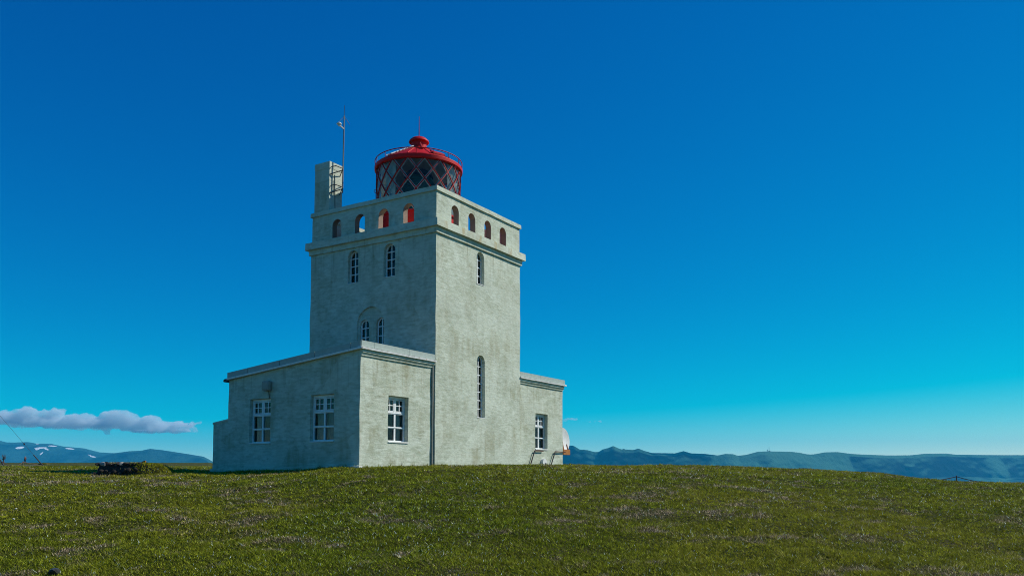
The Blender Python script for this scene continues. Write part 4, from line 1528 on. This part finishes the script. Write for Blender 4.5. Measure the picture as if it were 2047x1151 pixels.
# gravel track on the far left
gv, gf = [], []
cols_ = 24
for i in range(cols_ + 1):
    x = -420 + (88 + 420) * i / cols_
    t = max(0, min(1, (88 - x) / 90))
    for j in range(7):
        d_ = 150 - 52 * t * (1 - j / 6) + 2
        p = at(x, d_)
        gv.append((p.x, p.y, p.z + .06))
for i in range(cols_):
    for j in range(6):
        a = i * 7 + j
        gf.append((a, a + 7, a + 8, a + 1))
def gravel():
    m, n, l, p = nmat('gravel')
    r_ = ramp(n, [(.3, (.07, .065, .06)), (.7, (.17, .16, .15))])
    l.new(noise(n, l, coords(n, l), 3, 8, .7), r_.inputs[0])
    l.new(r_.outputs[0], p.inputs['Base Color'])
    p.inputs['Roughness'].default_value = .95
    return m
M['gravel'] = gravel()
tag(mesh_obj('gravel_track', gv, gf, 'gravel', None, True), kind='structure')

# stones in the foreground grass
st_at = at(119, 11.05)
rs = rock_obj('stone', (.13, .09, .055), 'stone', None, 12, st_at + Vector((0, 0, .045)), True)
tag(rs, 'dark angular stone in the grass at the bottom left', 'stone')
for (x, d_, lab) in ((38, 17.0, 'small pale pebble in the left foreground grass, farther from the viewer'), (34, 15.6, 'flat pale pebble in the left foreground grass, nearer the viewer')):
    q = at(x, d_)
    tag(rock_obj('pebble', (.028, .02, .013), 'pale_stone', None, int(x), q + Vector((0, 0, .05))), lab, 'pebble')

# transmitter on the far right hill
tq = at(1537, 6450, y=901.5)
tm = tag(empty('transmitter', tq), 'tiny transmitter masts on the hill crest to the right', 'mast')
tube_obj('tower_mast', [(0, 0, -30), (0, 0, 34)], [2.2, 1.0], 'steel', tm, 6)
tube_obj('tower_mast', [(RT.x * -14, RT.y * -14, -30), (RT.x * -14, RT.y * -14, 14)], [3.0, 2.5], 'steel', tm, 6)
box_obj('hut', (4, -6, -12), (20, 6, 4), 'concrete', tm)

# ------------------------------------------------------------------ grass
def grass():
    n = 1200000
    u = rng.uniform(0, 1, n)
    d = 10.2 * (130 / 10.2) ** u                               # density falls with distance squared
    lat = rng.uniform(-.70, .72, n) * d
    X = CAM.x + FW.x * d + RT.x * lat
    Y = CAM.y + FW.y * d + RT.y * lat
    # tussocks: pull the blades a little towards nearby centres
    cell = .16 * (d / 14)
    cx, cy = np.floor(X / cell), np.floor(Y / cell)
    hx = np.modf(np.sin(cx * 127.1 + cy * 311.7) * 43758.5)[0]
    hy = np.modf(np.sin(cx * 269.5 + cy * 183.3) * 43758.5)[0]
    pull = rng.uniform(0, .75, n)
    X = X + ((cx + .5 + .4 * hx) * cell - X) * pull
    Y = Y + ((cy + .5 + .4 * hy) * cell - Y) * pull
    inside = ((X > LX - .06) & (X < RX + .02) & (Y > AS - .02) & (Y < 7.6)) | ((X > -.03) & (X < W + .03) & (Y > -.02) & (Y < V))
    dh = (X - heap_at.x) * FW.x + (Y - heap_at.y) * FW.y
    lh = (X - heap_at.x) * RT.x + (Y - heap_at.y) * RT.y
    inside |= (lh > -1.1) & (lh < 1.2) & (dh > -.5) & (dh < 1.0)
    # bare and thin spots
    thin = patch_noise(X, Y, 32, 2.2) * .6 + patch_noise(X, Y, 31, .5) * .45 - .08
    keep = ~inside & (rng.uniform(0, 1, n) > np.clip((thin - .30) * .9, 0, .4))
    X, Y, d = X[keep], Y[keep], d[keep]
    Z = terrain(X, Y)
    top = Z > -3.0
    X, Y, d, Z = X[top], Y[top], d[top], Z[top]
    n = len(X)
    Z = Z + .012
    tall = np.clip(1.0 + .55 * patch_noise(X, Y, 35, 2.6), .75, 1.7)
    flat = rng.uniform(0, 1, n) < .7
    h = np.where(flat, rng.uniform(.010, .030, n), rng.uniform(.022, .055, n)) * (d / 12) ** .45 * tall
    w = np.where(flat, rng.uniform(.010, .022, n), rng.uniform(.006, .012, n)) * (d / 12) ** .95
    o = blades(n, np.stack([X, Y, Z], -1), h, w, blade_cols(X, Y, n, 0.0, (d / 12) ** .95), 'grass', None, 2.2)
    return tag(o, 'short green and straw coloured turf grass covering the foreground', 'grass', kind='stuff')
grass()

def wall_tufts():
    runs = [((LX, AS - .04), (0, AS - .04), 900, 1.0), ((0, -.04), (3.2, -.04), 700, .9), ((3.2, -.04), (W, -.04), 300, .35), ((W, AS - .04), (RX, AS - .04), 350, .4), ((LX - .07, AS), (LX - .07, 7.5), 1500, .9)]
    P_, Hh = [], []
    for a, b, k, s in runs:
        t = rng.uniform(0, 1, k)
        clump = np.clip(.5 + .9 * np.sin(t * 23 + a[0]) * np.sin(t * 61 + 1), .1, 1.5)
        nx_, ny_ = (0, -1) if abs(a[1] - b[1]) < .01 else (-1, 0)
        off = np.abs(rng.normal(0, .10, k))
        x = a[0] + (b[0] - a[0]) * t + nx_ * off
        y = a[1] + (b[1] - a[1]) * t + ny_ * off
        P_.append(np.stack([x, y, terrain(x, y) - .01], -1))
        Hh.append(rng.uniform(.04, .17, k) * s * clump)
    P_ = np.vstack(P_)
    Hh = np.concatenate(Hh)
    n = len(P_)
    o = blades(n, P_, Hh, rng.uniform(.012, .025, n), blade_cols(P_[:, 0], P_[:, 1], n, -.1), 'wall_grass', None, .8)
    tag(o, 'longer grass tufts along the foot of the lighthouse walls', 'grass', kind='stuff')
wall_tufts()

# ------------------------------------------------------------------ clouds
def cloud_material(name, dens):
    m, n, l, p = nmat(name)
    n.remove(p)
    vol = N(n, 'ShaderNodeVolumePrincipled')
    vol.inputs['Color'].default_value = (.82, .93, 1.0, 1)
    vol.inputs['Density'].default_value = dens
    vol.inputs['Anisotropy'].default_value = 0.1
    l.new(vol.outputs[0], n['Material Output'].inputs['Volume'])
    return m
M['cloud'] = cloud_material('cloud_vapour', .0055)
M['wisp'] = cloud_material('wisp_vapour', .0045)

def cloud(name, blobs, dist, mat, label, voxel):
    bm = bmesh.new()
    for (x, y, rx, ry, dz) in blobs:
        ry *= .68
        c = CAM + FW * (dist + dz) + RT * ((x - 1023.5) / FPX * dist)
        c.z = CAM.z + (946.8 - y) / FPX * dist
        sx, sz = rx / FPX * dist, ry / FPX * dist
        r_ = bmesh.ops.create_icosphere(bm, subdivisions=3, radius=1.0)
        for v in r_['verts']:
            q = v.co.copy()
            v.co = c + RT * (q.x * sx) + FW * (q.y * (sx + sz) * .5) + Vector((0, 0, q.z * sz))
    o = bm_obj(name, bm, mat, None)
    rm = o.modifiers.new('remesh', 'REMESH')
    rm.mode = 'VOXEL'
    rm.voxel_size = voxel
    tx = bpy.data.textures.new(name + '_lumps', 'CLOUDS')
    tx.noise_scale = 190.0
    tx.noise_depth = 5
    dp = o.modifiers.new('lumps', 'DISPLACE')
    dp.texture = tx
    dp.texture_coords = 'GLOBAL'
    dp.strength = 240.0
    dp.mid_level = .55
    return tag(o, label, 'cloud', kind='stuff')

cg = np.random.default_rng(17)
cb = []
# broad base, then heaped tops where the photograph shows them
for x, y, rx, ry in ((-120, 838, 110, 20), (-20, 838, 70, 18), (60, 842, 70, 17), (130, 846, 70, 17), (200, 847, 70, 17), (260, 846, 60, 15), (310, 850, 50, 12), (350, 848, 40, 9), (385, 845, 18, 6), (300, 861, 55, 8), (345, 862, 40, 7)):
    cb.append((x, y, rx, ry, cg.uniform(-200, 200)))
for x, y, rx, ry in ((60, 826, 26, 16), (72, 820, 14, 11), (110, 825, 24, 15), (126, 821, 14, 9), (165, 836, 28, 13), (190, 838, 24, 12), (228, 830, 26, 12), (250, 828, 20, 10), (270, 834, 22, 11), (20, 830, 30, 14), (330, 857, 22, 9), (300, 838, 26, 9)):
    cb.append((x, y, rx, ry, cg.uniform(-350, -100)))
for _ in range(46):
    x = cg.uniform(-160, 395)
    cb.append((x, 846 + cg.normal(0, 8) + max(0, x - 250) * .05, cg.uniform(6, 26), cg.uniform(2, 6), cg.uniform(-400, 300)))
cloud('cloud', cb, 21000, 'cloud', 'long low grey white cloud bank above the snowy mountain at the left', 60.0)
cloud('cloud', [(1139, 838, 11, 5, 0), (1148, 837, 8, 4, 40), (1132, 841, 8, 4, 0)], 21000, 'wisp', 'tiny grey cloud just right of the right wing', 35.0)
cloud('cloud', [(1168, 841, 8, 2.6, 0), (1182, 843, 9, 2.4, 0), (1196, 842.5, 6, 1.8, 0)], 21000, 'wisp', 'faint wisp of cloud farther right of the right wing', 25.0)

# ------------------------------------------------------------------ haze
hz_mat, n_, l_, p_ = nmat('haze_air')
n_.remove(p_)
hv_ = N(n_, 'ShaderNodeVolumePrincipled')
hv_.inputs['Color'].default_value = (.03, .54, .95, 1)
hv_.inputs['Density'].default_value = 7.0e-5
hv_.inputs['Anisotropy'].default_value = 0.0
l_.new(hv_.outputs[0], n_['Material Output'].inputs['Volume'])
hz = box_obj('haze', (-1, -1, 0), (1, 1, 1), hz_mat)
hz.scale = (9000, 9000, 360 + 125)
hz.location = (CAM.x, CAM.y, SEA - 10)
hz.rotation_euler.z = -YAW
tag(hz, kind='stuff')
